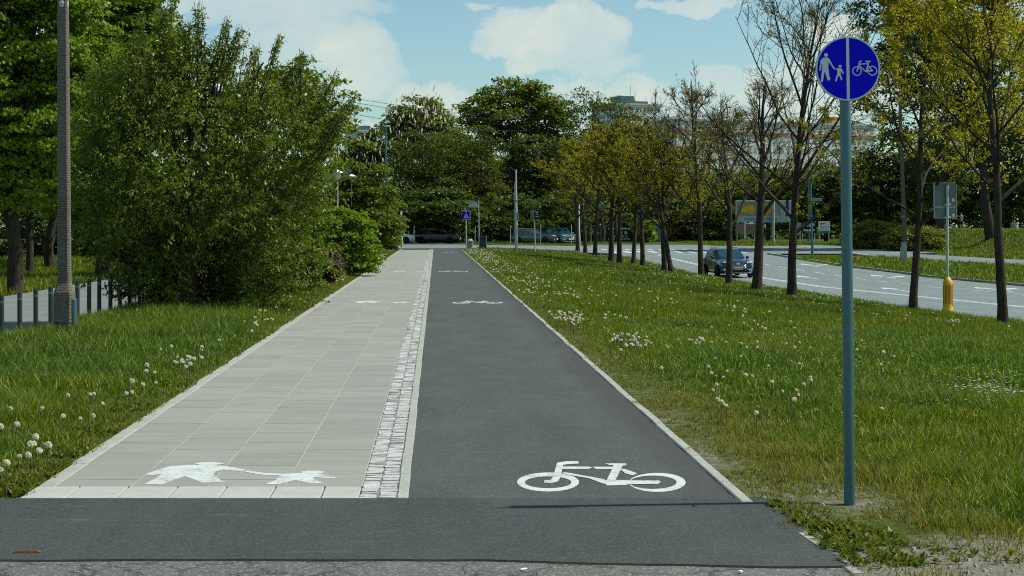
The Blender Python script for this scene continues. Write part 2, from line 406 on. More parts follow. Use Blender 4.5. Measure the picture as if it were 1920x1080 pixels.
sp = N.n('ShaderNodeSeparateXYZ', i_0=gen)
yy = N.math('MAXIMUM', sp.outputs[1], .08)
u = N.math('DIVIDE', sp.outputs[0], yy); v = N.math('DIVIDE', sp.outputs[2], yy)
cb = N.n('ShaderNodeCombineXYZ'); N.set(cb.inputs[0], u); N.set(cb.inputs[1], N.math('MULTIPLY', v, 1.25))
n1 = N.noise(cb, 26, 7, .62); n2 = N.noise(cb, 9, 4, .55); n3 = N.noise(cb, 60, 4, .6)
du = N.math('MULTIPLY', N.math('SUBTRACT', n1, .5), .05); 
ud = N.math('ADD', u, du); vd = N.math('ADD', v, N.math('MULTIPLY', N.math('SUBTRACT', N.noise(N.scale(cb, (1.1, 1, 1)), 31, 6, .6), .5), .04))
blobs = [(1040, 62, 150, 58, 1.0), (1052, 34, 62, 34, 1.0), (1135, 52, 62, 36, 1.0), (940, 78, 66, 32, .9), (1085, 118, 130, 34, .55),
         (1010, 118, 60, 26, .55), (655, 88, 92, 50, .8), (560, 70, 170, 60, .55), (500, 12, 230, 40, .65), (690, 140, 70, 50, .8), (480, 170, 190, 100, .5),
         (805, 186, 84, 36, .8), (1130, 178, 110, 34, .6), (1215, 184, 48, 42, .9), (1300, 4, 95, 20, .8), (1560, 70, 60, 46, .9), (1500, 170, 150, 60, .7),
         (1345, 150, 60, 30, .5), (900, 8, 40, 10, .4), (1400, 210, 300, 40, .6), (1720, 170, 180, 60, .7), (820, 240, 400, 30, .45), (1880, 40, 60, 40, .6),
         (200, 120, 200, 120, .7), (2150, 100, 200, 90, .8), (-150, 60, 220, 100, .7), (800, -160, 260, 60, .7), (1300, -140, 200, 60, .7), (300, -200, 220, 70, .8)]
den = None
for px, py, a, b, w in blobs:
    e = N.math('ADD', N.math('POWER', N.math('MULTIPLY', N.math('SUBTRACT', ud, (px - VX) / F), F / a), 2.0),
               N.math('POWER', N.math('MULTIPLY', N.math('SUBTRACT', vd, (VY - py) / F), F / b), 2.0))
    e = N.math('MULTIPLY', N.math('SUBTRACT', 1.25, e, clamp=True), w)
    den = e if den is None else N.math('MAXIMUM', den, e)
front = N.math('GREATER_THAN', sp.outputs[1], .1)
den = N.math('MULTIPLY', den, front)
# loose cloud over the rest of the sky
n5 = N.noise(N.scale(gen, (1, 1, 2.2)), 3.2, 6, .6)
den = N.math('MAXIMUM', den, N.math('MULTIPLY', N.math('SUBTRACT', 1.0, front), N.ramp(n5, [(.5, 0.0), (.66, .9)])))
den = N.math('ADD', den, N.math('MULTIPLY', N.math('SUBTRACT', n3, .5), .35))
cover = N.ramp(den, [(.12, 0.0), (.42, .62), (.95, 1.0)])
cover = N.math('MULTIPLY', cover, .95)
tone = N.ramp(N.math('ADD', N.math('MULTIPLY', n1, .6), N.math('MULTIPLY', n2, .5)), [(.42, 0.0), (.66, 1.0)])
cloud = N.mix(tone, (5.0, 6.2, 6.3), (6.5, 7.0, 6.2))
skyc = N.mix(1.0, sky.outputs[0], (.86, 1.06, 1.03), 'MULTIPLY')
hz = N.math('MULTIPLY', N.math('SUBTRACT', .16, N.math('ABSOLUTE', sp.outputs[2]), clamp=True), 3.4)
full = N.mix(cover, skyc, cloud)
bg = N.n('ShaderNodeBackground', i_Strength=.080); N.set(bg.inputs[0], full)
wo = wt.nodes.new('ShaderNodeOutputWorld'); wt.links.new(bg.outputs[0], wo.inputs[0])
SC.view_settings.view_transform = 'Standard'; SC.view_settings.look = 'None'; SC.view_settings.exposure = 0.45; SC.view_settings.gamma = 1
SC.render.engine = 'CYCLES'
cy = SC.cycles; cy.use_denoising = False; cy.denoiser = 'OPENIMAGEDENOISE'; cy.max_bounces = 6; cy.diffuse_bounces = 3; cy.glossy_bounces = 2
cy.transmission_bounces = 4; cy.transparent_max_bounces = 4; cy.sample_clamp_indirect = 6; cy.caustics_reflective = False; cy.caustics_refractive = False
cy.use_adaptive_sampling = True; cy.adaptive_threshold = .012
SC.render.film_transparent = False; cy.pixel_filter_type = 'BLACKMAN_HARRIS'; cy.filter_width = 1.05

# ------------------------------------------------------------------ ground sheet
def grid(xs, ys, zf, name, mats, smooth=True):
    X, Y = np.meshgrid(xs, ys); Z = zf(X, Y); nx = len(xs); ny = len(ys)
    V = np.stack([X, Y, Z], -1).reshape(-1, 3)
    i = (np.arange(ny - 1)[:, None] * nx + np.arange(nx - 1)[None, :]).ravel()
    Fa = np.stack([i, i + 1, i + 1 + nx, i + nx], 1)
    return npmesh(name, V, Fa, mats, None, smooth)
def bareness(x, y):
    """0 = lush turf, 1 = open soil"""
    n = vnoise(x, y, .35) * .5 + vnoise(x, y, 1.1) * .5
    b = np.where((x > 2) & (y < 9.4), .74 + .8 * (n - .5) - .55 * sst(8.6, 9.3, y + (n - .5) * .8), 0)
    e = (1 - sst(.1, 1.1, x - 1.99 + (n - .5) * .7)) * (x > 1.9) * (.47 - .010 * np.clip(y - 10, 0, 26))
    e2 = (1 - sst(.05, 1.2, np.hypot(x - 2.6, (y - 10.2) * .6) + (n - .5) * .8)) * .5
    w = (1 - sst(.0, .5, -2.65 - x + (n - .5) * .4)) * (x < -2.6) * .28
    return np.clip(np.maximum(np.maximum(b, e), np.maximum(e2, w)) + (n - .5) * .3 * (y < 30), 0, 1)
def ground_z(x, y):
    z = zt(x, y); low = paved(x, y)
    rough = (vnoise(x, y, .6) - .5) * .04 + (vnoise(x, y, 2.3) - .5) * .08 * sst(2.5, 4, np.abs(x))
    rough = rough * (np.abs(x) < 60) * (1 - sst(60, 120, y))
    return np.where(low, z - .12, z + rough * np.where(paved(x, y, .35), .15, 1))
xs = np.concatenate([[-900, -400, -200, -120, -80, -50, -35, -25], np.arange(-20, -8, .5), np.arange(-8, 8.01, .1), np.arange(8.3, 30, .3), np.arange(30, 60, .6), [62, 66, 72, 80, 100, 140, 200, 400, 900]])
xs = np.unique(np.concatenate([xs, [-2.651, -2.649, 1.989, 1.991, 2.059, 2.061]]))
ys = np.concatenate([[-200, -60, -20, -5, 0, 4], np.arange(6, 26, .1), np.arange(26, 60, .3), np.arange(60, 200, 1.0), [210, 230, 260, 300, 400, 600, 900, 1500]])
g = grid(xs, ys, ground_z, 'ground', M['ground']); tag(g, kind='structure')
X, Y = np.meshgrid(xs, ys)
at = g.data.attributes.new('bare', 'FLOAT', 'POINT'); at.data.foreach_set('value', bareness(X, Y).astype(np.float32).ravel())

# ------------------------------------------------------------------ roads and paths
rr = random.Random(3)
# cycle path: asphalt with slightly ragged edges
def strip(name, left, right, ys, z, mat, kind='structure', nx=2):
    ys = np.asarray(ys, float); L = np.array([left(y) for y in ys]); Rr = np.array([right(y) for y in ys])
    t = np.linspace(0, 1, nx); X = L[:, None] * (1 - t) + Rr[:, None] * t; Y = np.repeat(ys[:, None], nx, 1)
    Z = z(X, Y); V = np.stack([X, Y, Z], -1).reshape(-1, 3); n = len(ys)
    i = (np.arange(n - 1)[:, None] * nx + np.arange(nx - 1)[None, :]).ravel()
    o = npmesh(name, V, np.stack([i, i + 1, i + 1 + nx, i + nx], 1), mat)
    return tag(o, kind=kind)
flat = lambda h: (lambda x, y: np.zeros_like(x) + h)
rag = lambda y, a, s=.12: (vnoise(np.array(y * 1.0), np.array(3.3), s) - .5) * a
bike = strip('cycle_path', lambda y: -.174 + rag(y, .015), lambda y: 1.905 + rag(y + 7, .02), np.arange(10.10, YA + 1, .15), flat(0.0), M['asphalt'])
xsn = np.append(np.arange(-40, 2.0, .1), 2.10)
# new asphalt apron across the foreground, its near edge wavering over the older surface
apr_near = lambda x: np.where(x < 0, 8.29, 8.29 - .16 * sst(0, 1.8, x)) + (vnoise(x, 0 * x + 9, .25) - .5) * .035
apr = npmesh('asphalt_apron', np.concatenate([np.stack([xsn, apr_near(xsn), 0 * xsn + .004], 1), np.stack([xsn, 0 * xsn + 10.155, 0 * xsn + .004], 1)]),
             np.stack([np.arange(len(xsn) - 1), np.arange(1, len(xsn)), len(xsn) + np.arange(1, len(xsn)), len(xsn) + np.arange(len(xsn) - 1)], 1), M['asphalt_apron'])
tag(apr, kind='structure')
lip = npmesh('apron_edge', np.concatenate([np.stack([xsn, apr_near(xsn), 0 * xsn + .003], 1), np.stack([xsn, apr_near(xsn) - .022, 0 * xsn - .006], 1)]),
             np.stack([np.arange(len(xsn) - 1), np.arange(1, len(xsn)), len(xsn) + np.arange(1, len(xsn)), len(xsn) + np.arange(len(xsn) - 1)], 1), M['crack'])
tag(lip, kind='structure')
old = strip('old_road', lambda y: -60, lambda y: 2.12 + rag(y, .1, .3), np.arange(-30, 8.6, .2), flat(-.004), M['asphalt_old'])
fp = strip('footpath', lambda y: -2.53, lambda y: -.487, np.concatenate([[10.628], np.arange(11, YA - 1, 1)]), flat(0.0), M['slab'])
# border slabs at the near end, edging, setts
b = MB(); x = -2.65
M['border'] = simple('pale_border_slab', (.36, .37, .34), .85, .2, var=.12, sc=8, bump=.3)
for wdt in (.29, .325, .325, .325, .325, .325, .245):
    b.bbox((x + wdt / 2, 10.39, -.03), (wdt - .007, .462, .066 + rr.uniform(-.002, .002)), .006); x += wdt
o = b.build('border_slabs', M['border']); tag(o, kind='structure')
b = MB(); y = 10.63
while y < YA - 1:
    b.bbox((-2.59 + rr.uniform(-.006, .006), y + .5, -.03 + rr.uniform(-.004, .004)), (.115, .992, .072), .008); y += 1.0
o = b.build('kerb', M['kerb']); tag(o, kind='structure')
b = MB(); y = 10.165
while y < YA - 1:
    b.bbox((-.212 + rr.uniform(-.003, .003), y + .5, -.03 + rr.uniform(-.003, .003)), (.074, .993, .07), .006); y += 1.0
o = b.build('kerb', M['kerb']); tag(o, kind='structure')
b = MB(); y = 10.0
while y < YA:
    b.bbox((1.948 + rr.uniform(-.005, .005), y + .5, -.03 + rr.uniform(-.004, .006)), (.078, .992, .078), .008); y += 1.0
o = b.build('kerb', M['kerb']); tag(o, kind='structure')
b = MB()
for c, d, rz in (((2.075, 8.82, -.018), (.05, .36, .05), .06), ((2.085, 8.47, -.026), (.045, .24, .05), -.04), ((2.10, 8.12, -.024), (.05, .3, .05), .05), ((2.07, 9.3, -.026), (.04, .3, .05), .02)):
    b.box(c, d, rz)
o = b.build('kerb', M['kerb']); tag(o, kind='structure')
# granite setts in two to three rows bedded in dark joint sand
sb = npmesh('sett_bed', [(-.488, 10.16, -.006), (-.249, 10.16, -.006), (-.249, YA, -.006), (-.488, YA, -.006)], [(0, 1, 2, 3)], M['joint']); tag(sb, kind='structure')
b = MB()
for cx_, w0 in ((-.4285, .1225), (-.3085, .1225)):
    y = 10.16 + rr.uniform(0, .05)
    while y < YA - .5:
        L = rr.uniform(.045, .095); w = w0 + rr.uniform(-.010, .002); cx = cx_ + rr.uniform(-.006, .006)
        h = rr.uniform(-.002, .003); j = lambda: rr.uniform(-.008, .008)
        x0, x1, y0, y1 = cx - w / 2, cx + w / 2, y, y + L - rr.uniform(.001, .006)
        top = [(x0 + .006 + j() * .6, y0 + .007 + j() * .6, h + j() * .5), (x1 - .006 + j() * .6, y0 + .007 + j() * .6, h + j() * .5), (x1 - .006 + j() * .6, y1 - .007 + j() * .6, h + j() * .5), (x0 + .006 + j() * .6, y1 - .007 + j() * .6, h + j() * .5)]
        bot = [(x0, y0, -.03), (x1, y0, -.03), (x1, y1, -.03), (x0, y1, -.03)]
        b.add(bot + top, [(4, 5, 6, 7), (0, 1, 5, 4), (1, 2, 6, 5), (2, 3, 7, 6), (3, 0, 4, 7)]); y += L
o = b.build('sett_strip', M['sett']); tag(o, kind='structure')

# main road, cross street, service road, side street
def yrange(a, b_, s): return np.arange(a, b_ + .01, s)
road = strip('main_road', lambda y: xn(y) - .02, lambda y: xf(y) + .02, yrange(20, 160, 1.0), lambda x, y: zt(x, y) - .09, M['asphalt_road'], nx=9)
def cross(x, y): return zt(x, y) - .012
xs2 = np.concatenate([np.arange(-60, 14, 1.0), np.arange(14, 40.1, .5)]); ys2 = np.arange(127, YB + .01, .75)
cs = grid(xs2, ys2, lambda x, y: np.where((x > xn(y)) & (x < xf(y)), zt(x, y) - .086, cross(x, y)), 'cross_street', M['asphalt_road']); tag(cs, kind='structure')
cs2 = strip('street_corner', lambda y: -60, lambda y: 2.0 + 1.2 * sst(YA, 127, y), yrange(YA, 127, 1.0), lambda x, y: np.zeros_like(x) - .004, M['asphalt'], nx=2)
sr = strip('service_road', lambda y: xf(y) + 6.5, lambda y: xf(y) + 10.8, yrange(55, 150, 1.5), lambda x, y: zt(x, y) - .0, M['asphalt_road'], nx=7)
ss = strip('side_street', lambda y: -12.4, lambda y: -7.15, yrange(9, 61, 1.0), lambda x, y: np.zeros_like(x) - .29, simple('paved_street', (.155, .165, .155), .8, .3, var=.22, sc=3, obj=False))
def kerbline(name, xfun, y0, y1, step, w, h, mat, zf):
    b = MB(); y = y0
    while y < y1:
        ya, yb = y + .01, y + step - .01; a0, a1 = float(xfun(ya)), float(xfun(yb)); z0, z1 = float(zf(a0, ya)), float(zf(a1, yb))
        v = []
        for (a, yy_, z) in ((a0, ya, z0), (a1, yb, z1)):
            v += [(a - w / 2, yy_, z - .2), (a + w / 2, yy_, z - .2), (a + w / 2, yy_, z + h), (a - w / 2, yy_, z + h)]
        b.add(v, [(0, 1, 2, 3), (7, 6, 5, 4), (0, 4, 5, 1), (1, 5, 6, 2), (2, 6, 7, 3), (3, 7, 4, 0)]); y += step
    return tag(b.build(name, mat), kind='structure')
zr = lambda x, y: zt(x, y)
kerbline('road_kerb', lambda y: xn(y) - .06, 30, 126, 1.0, .15, .035, M['kerb'], lambda x, y: zt(xn(y) + .0, y))
kerbline('road_kerb', lambda y: xf(y) + .08, 48, 128, 1.0, .15, .03, M['kerb'], lambda x, y: zt(xf(y) - .01, y))
b = MB(); x = -40.0
while x < 3.0:
    b.box((x + .5, YB + .6, .0), (.985, .9, .13)); x += 1.0
tag(b.build('road_kerb', M['white_paint']), kind='structure')
b = MB(); x = 4.0
while x < 14:
    b.box((x + .5, YB + .4, float(zt(x, YB)) - .02), (.985, .25, .16)); x += 1.0
tag(b.build('road_kerb', M['kerb']), kind='structure')

# painted markings on the main road
def ribbon(b, pts, w, z=lambda x, y: zt(x, y) - .084):
    for (x0, y0), (x1, y1) in zip(pts[:-1], pts[1:]):
        d = math.hypot(x1 - x0, y1 - y0); nx_, ny_ = -(y1 - y0) / d * w / 2, (x1 - x0) / d * w / 2
        q = [(x0 + nx_, y0 + ny_), (x1 + nx_, y1 + ny_), (x1 - nx_, y1 - ny_), (x0 - nx_, y0 - ny_)]
        b.add([(x, y, float(z(x, y))) for x, y in q], [(0, 1, 2, 3)])
for off in (-.13, .13):
    b = MB(); ribbon(b, [(float(xc(y)) + off, y) for y in np.arange(30, 126, 1.0)], .17)
    b.build('centre_line', M['paint'], road)
for k, y in enumerate(np.arange(46, 122, 4.05)):
    b = MB(); ribbon(b, [(float(xc(y)) * .47 + float(xf(y)) * .53 - .1, y), (float(xc(y + 1)) * .47 + float(xf(y + 1)) * .53 - .1, y + 1), (float(xc(y + 2)) * .47 + float(xf(y + 2)) * .53 - .1, y + 2)], .14)
    b.build('lane_dash', M['paint'], road)
def arrow(x, y, turn=0):
    b = MB(); ribbon(b, [(x, y), (x, y + 3.4)], .18)
    zf_ = lambda X, Y: float(zt(X, Y) - .082)
    b.add([(x - .42, y + 3.3, zf_(x, y + 3.3)), (x + .42, y + 3.3, zf_(x, y + 3.3)), (x, y + 5.2, zf_(x, y + 5.2))], [(0, 1, 2)])
    if turn:
        ribbon(b, [(x, y + 1.2), (x + .9 * turn, y + 2.6)], .2, lambda X, Y: zt(X, Y) - .080)
        b.add([(x + .55 * turn, y + 2.9, zf_(x, y + 2.9)), (x + 1.25 * turn, y + 2.3, zf_(x, y + 2.3)), (x + 1.5 * turn, y + 4.0, zf_(x, y + 4))], [(0, 1, 2)])
    b.build('lane_arrow', M['paint'], road)
for x, y, t in ((25.4, 70.5, 1), (20.9, 70.0, 0), (25.3, 88, 1), (20.8, 87, 0), (24.9, 104, 1)): arrow(x, y, t)
for k in range(11):
    x = 14.9 + k * 1.05; b = MB(); ribbon(b, [(x, 131.0), (x, 133), (x, 135.2)], .5, lambda X, Y: (zt(X, Y) - .078)); b.build('zebra_stripe', M['paint'], cs)
for k in range(12):
    x = 14.7 + k * 1.0; b = MB(); ribbon(b, [(x, 138.6), (x, 140.4)], .45, lambda X, Y: (zt(X, Y) - .078)); b.build('zebra_stripe', M['paint'], cs)
b = MB(); ribbon(b, [(float(xc(y)) + .4, y) for y in (126, 127, 128)] , .3); b.build('centre_line', M['paint'], road)
b = MB(); ribbon(b, [(17.9, 127.4), (22, 127.4), (26.2, 127.4)], .45); b.build('stop_line', M['paint'], road)
b = MB(); ribbon(b, [(float(xf(y)) + 6.9, y) for y in np.arange(56, 149, 1.5)], .14, lambda X, Y: zt(X, Y) + .006); b.build('edge_line', M['paint'], sr)

# pictograms painted on the paths
def gp(p, ox, oy, s=3.4286):
    px, py = ox + p[0] / s, oy + p[1] / s; y = CH * F / (py - VY); return ((px - VX) * y / F, y)
def poly_part(b, pts, k, dx=0, dy=0):
    z = .0014 + k * .00022
    b.add([(x + dx, y + dy, z) for x, y in pts], [tuple(range(len(pts)))])
def fan_part(b, outer, inner, k, dx=0, dy=0):
    z = .0014 + k * .00022; n = len(outer)
    b.add([(x + dx, y + dy, z) for x, y in outer + inner], [(i, (i + 1) % n, n + (i + 1) % n, n + i) for i in range(n)])
def ell(cx, cy, rx, ry, n=40): return [(cx + rx * math.cos(2 * math.pi * i / n), cy + ry * math.sin(2 * math.pi * i / n)) for i in range(n)]
def bar(a, c, w):                                    # a stroke in picture units with w the stroke width in ground x units
    return a, c, w
PED = [[(107, 240), (160, 243), (215, 236), (195, 253), (103, 303), (220, 304), (365, 250), (480, 293), (640, 287), (600, 280), (550, 240), (560, 222), (610, 208), (740, 221), (752, 208), (630, 186), (540, 178), (400, 178), (275, 185), (180, 213)],
       [(757, 211), (752, 224), (870, 242), (985, 247), (945, 270), (957, 272), (878, 303), (965, 304), (1075, 275), (1180, 298), (1265, 295), (1230, 287), (1185, 265), (1205, 255), (1280, 266), (1355, 264), (1310, 250), (1240, 234), (1100, 230), (1000, 236), (875, 230)]]
def pedestrian_symbol(dx=0, dy=0):
    b = MB()
    for k, p in enumerate(PED): poly_part(b, [gp(q, 240, 820) for q in p], k, dx, dy)
    poly_part(b, [gp(q, 240, 820) for q in ell(523, 170, 93, 9.5, 28)], 3, dx, dy)
    poly_part(b, [gp(q, 240, 820) for q in ell(1185, 225, 76, 9.5, 28)], 4, dx, dy)
    return b.build('pedestrian_symbol', M['paint'], fp)
def bicycle_symbol(dx=0, dy=0):
    b = MB(); g6 = lambda L: [gp(q, 900, 820) for q in L]
    fan_part(b, g6(ell(438, 288, 199, 61)), g6(ell(438, 290, 150, 38)), 0, dx, dy)
    fan_part(b, g6(ell(1140, 291, 182, 61)), g6(ell(1112, 290, 152, 43)), 1, dx, dy)
    for k, p in enumerate(([(495, 165), (540, 160), (515, 262), (500, 285), (460, 295), (412, 292), (414, 278), (455, 275), (470, 255)],
                           [(490, 175), (500, 163), (560, 155), (632, 155), (634, 170), (565, 174), (520, 180)],
                           [(520, 189), (700, 190), (722, 196), (700, 204), (520, 205)], [(722, 191), (880, 191), (880, 205), (745, 205)],
                           [(805, 169), (940, 170), (940, 182), (915, 184), (830, 180)],
                           [(858, 182), (918, 182), (905, 210), (870, 278), (815, 276), (845, 215)],
                           [(530, 226), (580, 232), (800, 272), (820, 300), (790, 300), (700, 265), (545, 240)],
                           [(790, 282), (830, 275), (1000, 280), (1150, 280), (1165, 290), (1140, 303), (960, 303), (930, 311), (815, 312)],
                           [(900, 206), (930, 206), (1010, 234), (985, 247), (935, 236)])):
        poly_part(b, g6(p), k + 2, dx, dy)
    return b.build('bicycle_symbol', M['paint'], bike)
pedestrian_symbol(); bicycle_symbol()
for dx, dy in ((.15, 25.3), (.35, 50.2), (.3, 95)): pedestrian_symbol(dx, dy)
for dx, dy in ((-.18, 25.3), (-.45, 50.2), (-.2, 95)): bicycle_symbol(dx, dy)
# ------------------------------------------------------------------ street furniture
Rx90 = Matrix.Rotation(R(90), 4, 'X')
def front(x, y, z, s=1.0): return Matrix.Translation((x, y, z)) @ Rx90   # text standing upright, facing the camera (-y)
# shared path sign on its pole
SX, SY, SZ = hit(1595, 942); s_ = 10.02 / F                              # metres per photograph pixel at the sign
SX = (1593 - VX) * s_
sg = thing('path_sign', 'round blue sign with white pedestrians and a white bicycle on a tall bare steel pole', 'road sign', (SX, 10.02, 0))
b = MB(); b.tube([(0, 0, -.05), (-.012, 0, 1.2), (-.032, 0, 2.88)], .0335, 24); b.build('pole', M['galv'], sg, True, 40)
b = MB(); b.lathe([(.036, 2.872), (.036, 2.886), (.02, 2.89)], (-.033, 0, 0), 20); b.build('pole_cap', M['black'], sg, True, 40)
CX, CZ = -.023, 2.712; yF = -.047
b = MB(); b.lathe([(.190, -.002), (.199, 0), (.201, .004), (.201, .012), (.196, .016)], (CX, yF, CZ), 64, axis='y')
b2 = MB()
disc = MB(); n = 72
# a dished plate: rim and back
disc.lathe([(.195, .0), (.2, -.004), (.2, -.014), (.03, -.016)], (CX, yF + .0, CZ), n, axis='y'); pl = disc.build('plate', M['sign_back'], sg, True, 40)
def sgn(px, py, k): # crop coordinates of the enlarged sign to local metres
    X = 1500 + px / 5.4; Y = 40 + py / 5.4
    return ((X - 1586.5) * .4 / 119.5 + CX, yF - .002 - .0006 * k, CZ - (Y - 129) * .4 / 119.5)
b = MB(); ring = [(CX + .2 * math.cos(2 * math.pi * i / n), yF - .0012, CZ + .2 * math.sin(2 * math.pi * i / n)) for i in range(n)]
b.add(ring, [tuple(range(n))]); b.build('white_border', M['sign_white'], sg)
def half(sign):
    b = MB(); r = .1905; pts = []
    for i in range(41):
        w = math.pi * i / 40 - math.pi / 2; x = sign * r * math.cos(w); z = r * math.sin(w)
        cut = .0095 - .018 * 0
        lean = -.018 * z * .9
        if sign * (x - lean) < cut: x = lean + sign * cut
        pts.append((CX + x, yF - .0024, CZ + z))
    b.add(pts, [tuple(range(len(pts)))]); b.build('blue_field', M['sign_blue'], sg)
half(-1); half(1)
def flat_poly(b, pts, k): b.add([sgn(p[0], p[1], 2 + k) for p in pts], [tuple(range(len(pts)))])
def flat_ring(b, c, r0, r1, k):
    o = ell(c[0], c[1], r0, r0, 36); i_ = ell(c[0], c[1], r1, r1, 36)
    b.add([sgn(x, y, 2 + k) for x, y in o + i_], [(j, (j + 1) % 36, 36 + (j + 1) % 36, 36 + j) for j in range(36)])
b = MB()
flat_poly(b, ell(246, 344, 19, 19, 24), 0)
flat_poly(b, [(205, 380), (225, 370), (262, 370), (280, 382), (300, 425), (330, 470), (352, 482), (352, 496), (330, 492), (318, 480), (285, 430), (272, 415), (268, 470), (282, 572), (292, 576), (284, 598), (262, 602), (256, 585), (236, 515), (230, 520), (216, 605), (208, 619), (192, 615), (205, 500), (210, 440), (205, 420), (193, 500), (178, 500), (190, 400)], 1)
b.build('adult_symbol', M['sign_white'], sg)
b = MB(); flat_poly(b, ell(387, 458, 15, 15, 24), 0)
flat_poly(b, [(335, 482), (355, 478), (372, 476), (398, 476), (408, 490), (425, 530), (415, 536), (396, 505), (394, 540), (410, 592), (398, 600), (380, 555), (368, 560), (352, 608), (335, 612), (350, 560), (358, 535), (360, 505), (358, 496), (335, 497)], 1)
b.build('child_symbol', M['sign_white'], sg)
b = MB()
flat_ring(b, (557, 507), 48, 38, 0); flat_ring(b, (712, 503), 49, 39, 1)
def stroke(a, c, w, k):
    dx, dy = c[0] - a[0], c[1] - a[1]; L = math.hypot(dx, dy); nx_, ny_ = -dy / L * w / 2, dx / L * w / 2
    flat_poly(b, [(a[0] + nx_, a[1] + ny_), (c[0] + nx_, c[1] + ny_), (c[0] - nx_, c[1] - ny_), (a[0] - nx_, a[1] - ny_)], k)
for k, (a, c, w) in enumerate((((557, 510), (585, 412), 13), ((580, 410), (604, 403), 11), ((582, 437), (660, 432), 10), ((578, 450), (640, 508), 10), ((674, 412), (648, 508), 12), ((640, 411), (692, 409), 13), ((645, 507), (712, 503), 14), ((664, 450), (712, 503), 9))): stroke(a, c, w, k + 2)
flat_poly(b, ell(648, 508, 12, 12, 16), 12)
b.build('bicycle_symbol', M['sign_white'], sg)
for dz in (-.1, .1):
    b = MB(); b.bbox((-.033 + .0, .0, CZ + dz), (.11, .085, .03), .006); b.build('clamp', M['galv_light'], sg)

# concrete lamp column on the left
x, y, z = hit(121, 634)
lp = thing('concrete_lamp_column', 'old tapering concrete lamp column with a stepped base on the left lawn', 'lamp column', (x, y, 0))
b = MB()
def oct_(w, z, cx=0.0, ch=.28): return [(cx + sx * w, sy * w, z) for sx, sy in ((-1, -1 + ch), (-1 + ch, -1), (1 - ch, -1), (1, -1 + ch), (1, 1 - ch), (1 - ch, 1), (-1 + ch, 1), (-1, 1 - ch))]
rings = [oct_(.150, -.1), oct_(.150, .62), oct_(.145, .70), oct_(.096, .86), oct_(.093, 1.2, -.003), oct_(.088, 2.4, -.008), oct_(.082, 4.0, -.017), oct_(.072, 7.2, -.035)]
vs = sum(rings, []); fs = [(i * 8 + k, i * 8 + (k + 1) % 8, i * 8 + 8 + (k + 1) % 8, i * 8 + 8 + k) for i in range(len(rings) - 1) for k in range(8)]
b.add(vs, fs + [tuple(range(len(vs) - 8, len(vs)))]); b.build('column', M['concrete'], lp)
b = MB(); b.bbox((.158, -.02, .33), (.045, .2, .56), .008); b.box((.183, -.02, .33), (.004, .16, .5)); b.build('service_door', M['galv'], lp)
b = MB(); b.box((0, -.156, .24), (.27, .012, .012)); b.box((0, -.156, .1), (.2, .01, .16)); b.build('cable_hatch', M['black'], lp)
b = MB(); b.lathe([(.078, 5.1), (.088, 5.12), (.088, 5.2), (.076, 5.22)], (-.025, 0, 0), 16); b.build('band', M['galv_light'], lp, True, 40)
b = MB(); b.tube([(-.035, 0, 7.15), (-.03, 0, 7.6), (.3, 0, 8.0), (1.2, 0, 8.15)], .035, 8); b.build('bracket', M['galv'], lp, True, 40)
b = MB(); b.bbox((1.45, 0, 8.15), (.6, .25, .14), .05); b.build('lamp_head', M['galv_light'], lp, True, 40)

# dark bollards along the side street
BT = [(3, 555), (37, 550), (67, 546.5), (95, 543), (145, 538), (167, 533), (186, 530), (207, 529), (225, 526), (243, 524), (262, 522)]
BL = 'dark round-topped steel bollard in the row between the lawn and the side street'
bp = None
for i, (px, py) in enumerate(BT):
    y = (CH - .6) * F / (py - VY); x = (px - VX) * y / F
    zg = float(zt(x, y))
    if bp is None:
        bp = thing('bollard', BL, 'bollard', (x, y, zg), 0, 'dark bollards along the side street')
        b = MB(); b.lathe([(.042, -.1), (.042, .86), (.036, .893), (.018, .905)], n=14); b.build('post', M['bollard'], bp, True, 35)
        b = MB(); b.lathe([(.0435, .76), (.0435, .80)], n=14); b.build('band', M['galv'], bp, True, 35)
    else: copy_thing(bp, (x, y, zg), rr.uniform(0, 3))

# park lamps with white bell heads
def park_lamp(px, py_top, y, label, head=.25, pm='galv_light'):
    x = (px - VX) * y / F; H = CH + (VY - py_top) * y / F; zg = float(zt(x, y))
    t = thing('park_lamp', label, 'lamp', (x, y, zg), 0, 'park lamps in the bushes left of the path'); H -= zg
    b = MB(); b.tube([(0, 0, -.1), (0, 0, .8), (0, 0, .82), (0, 0, H - .5)], [.055, .055, .038, .034], 10); b.build('post', M[pm], t, True, 40)
    b = MB(); b.lathe([(.05, H - .52), (.10, H - .46), (.165, H - .2), (.17, H - .16)], n=18); b.build('globe', M['paper'], t, True, 60)
    b = MB(); b.lathe([(head, H - .17), (head, H - .14), (head * .8, H - .10), (head * .35, H - .04), (.03, H)], n=18); b.build('lamp_cap', M['white_paint'], t, True, 60)
    return t
park_lamp(405, 157, 33.2, 'white bell-headed park lamp half hidden inside the big leafy tree', .25, 'bollard')
park_lamp(633, 318, 82, 'taller-looking white bell park lamp above the bushes, its post in view', .27)
park_lamp(659, 326, 91, 'white bell park lamp further back with only its head above the bushes', .27)

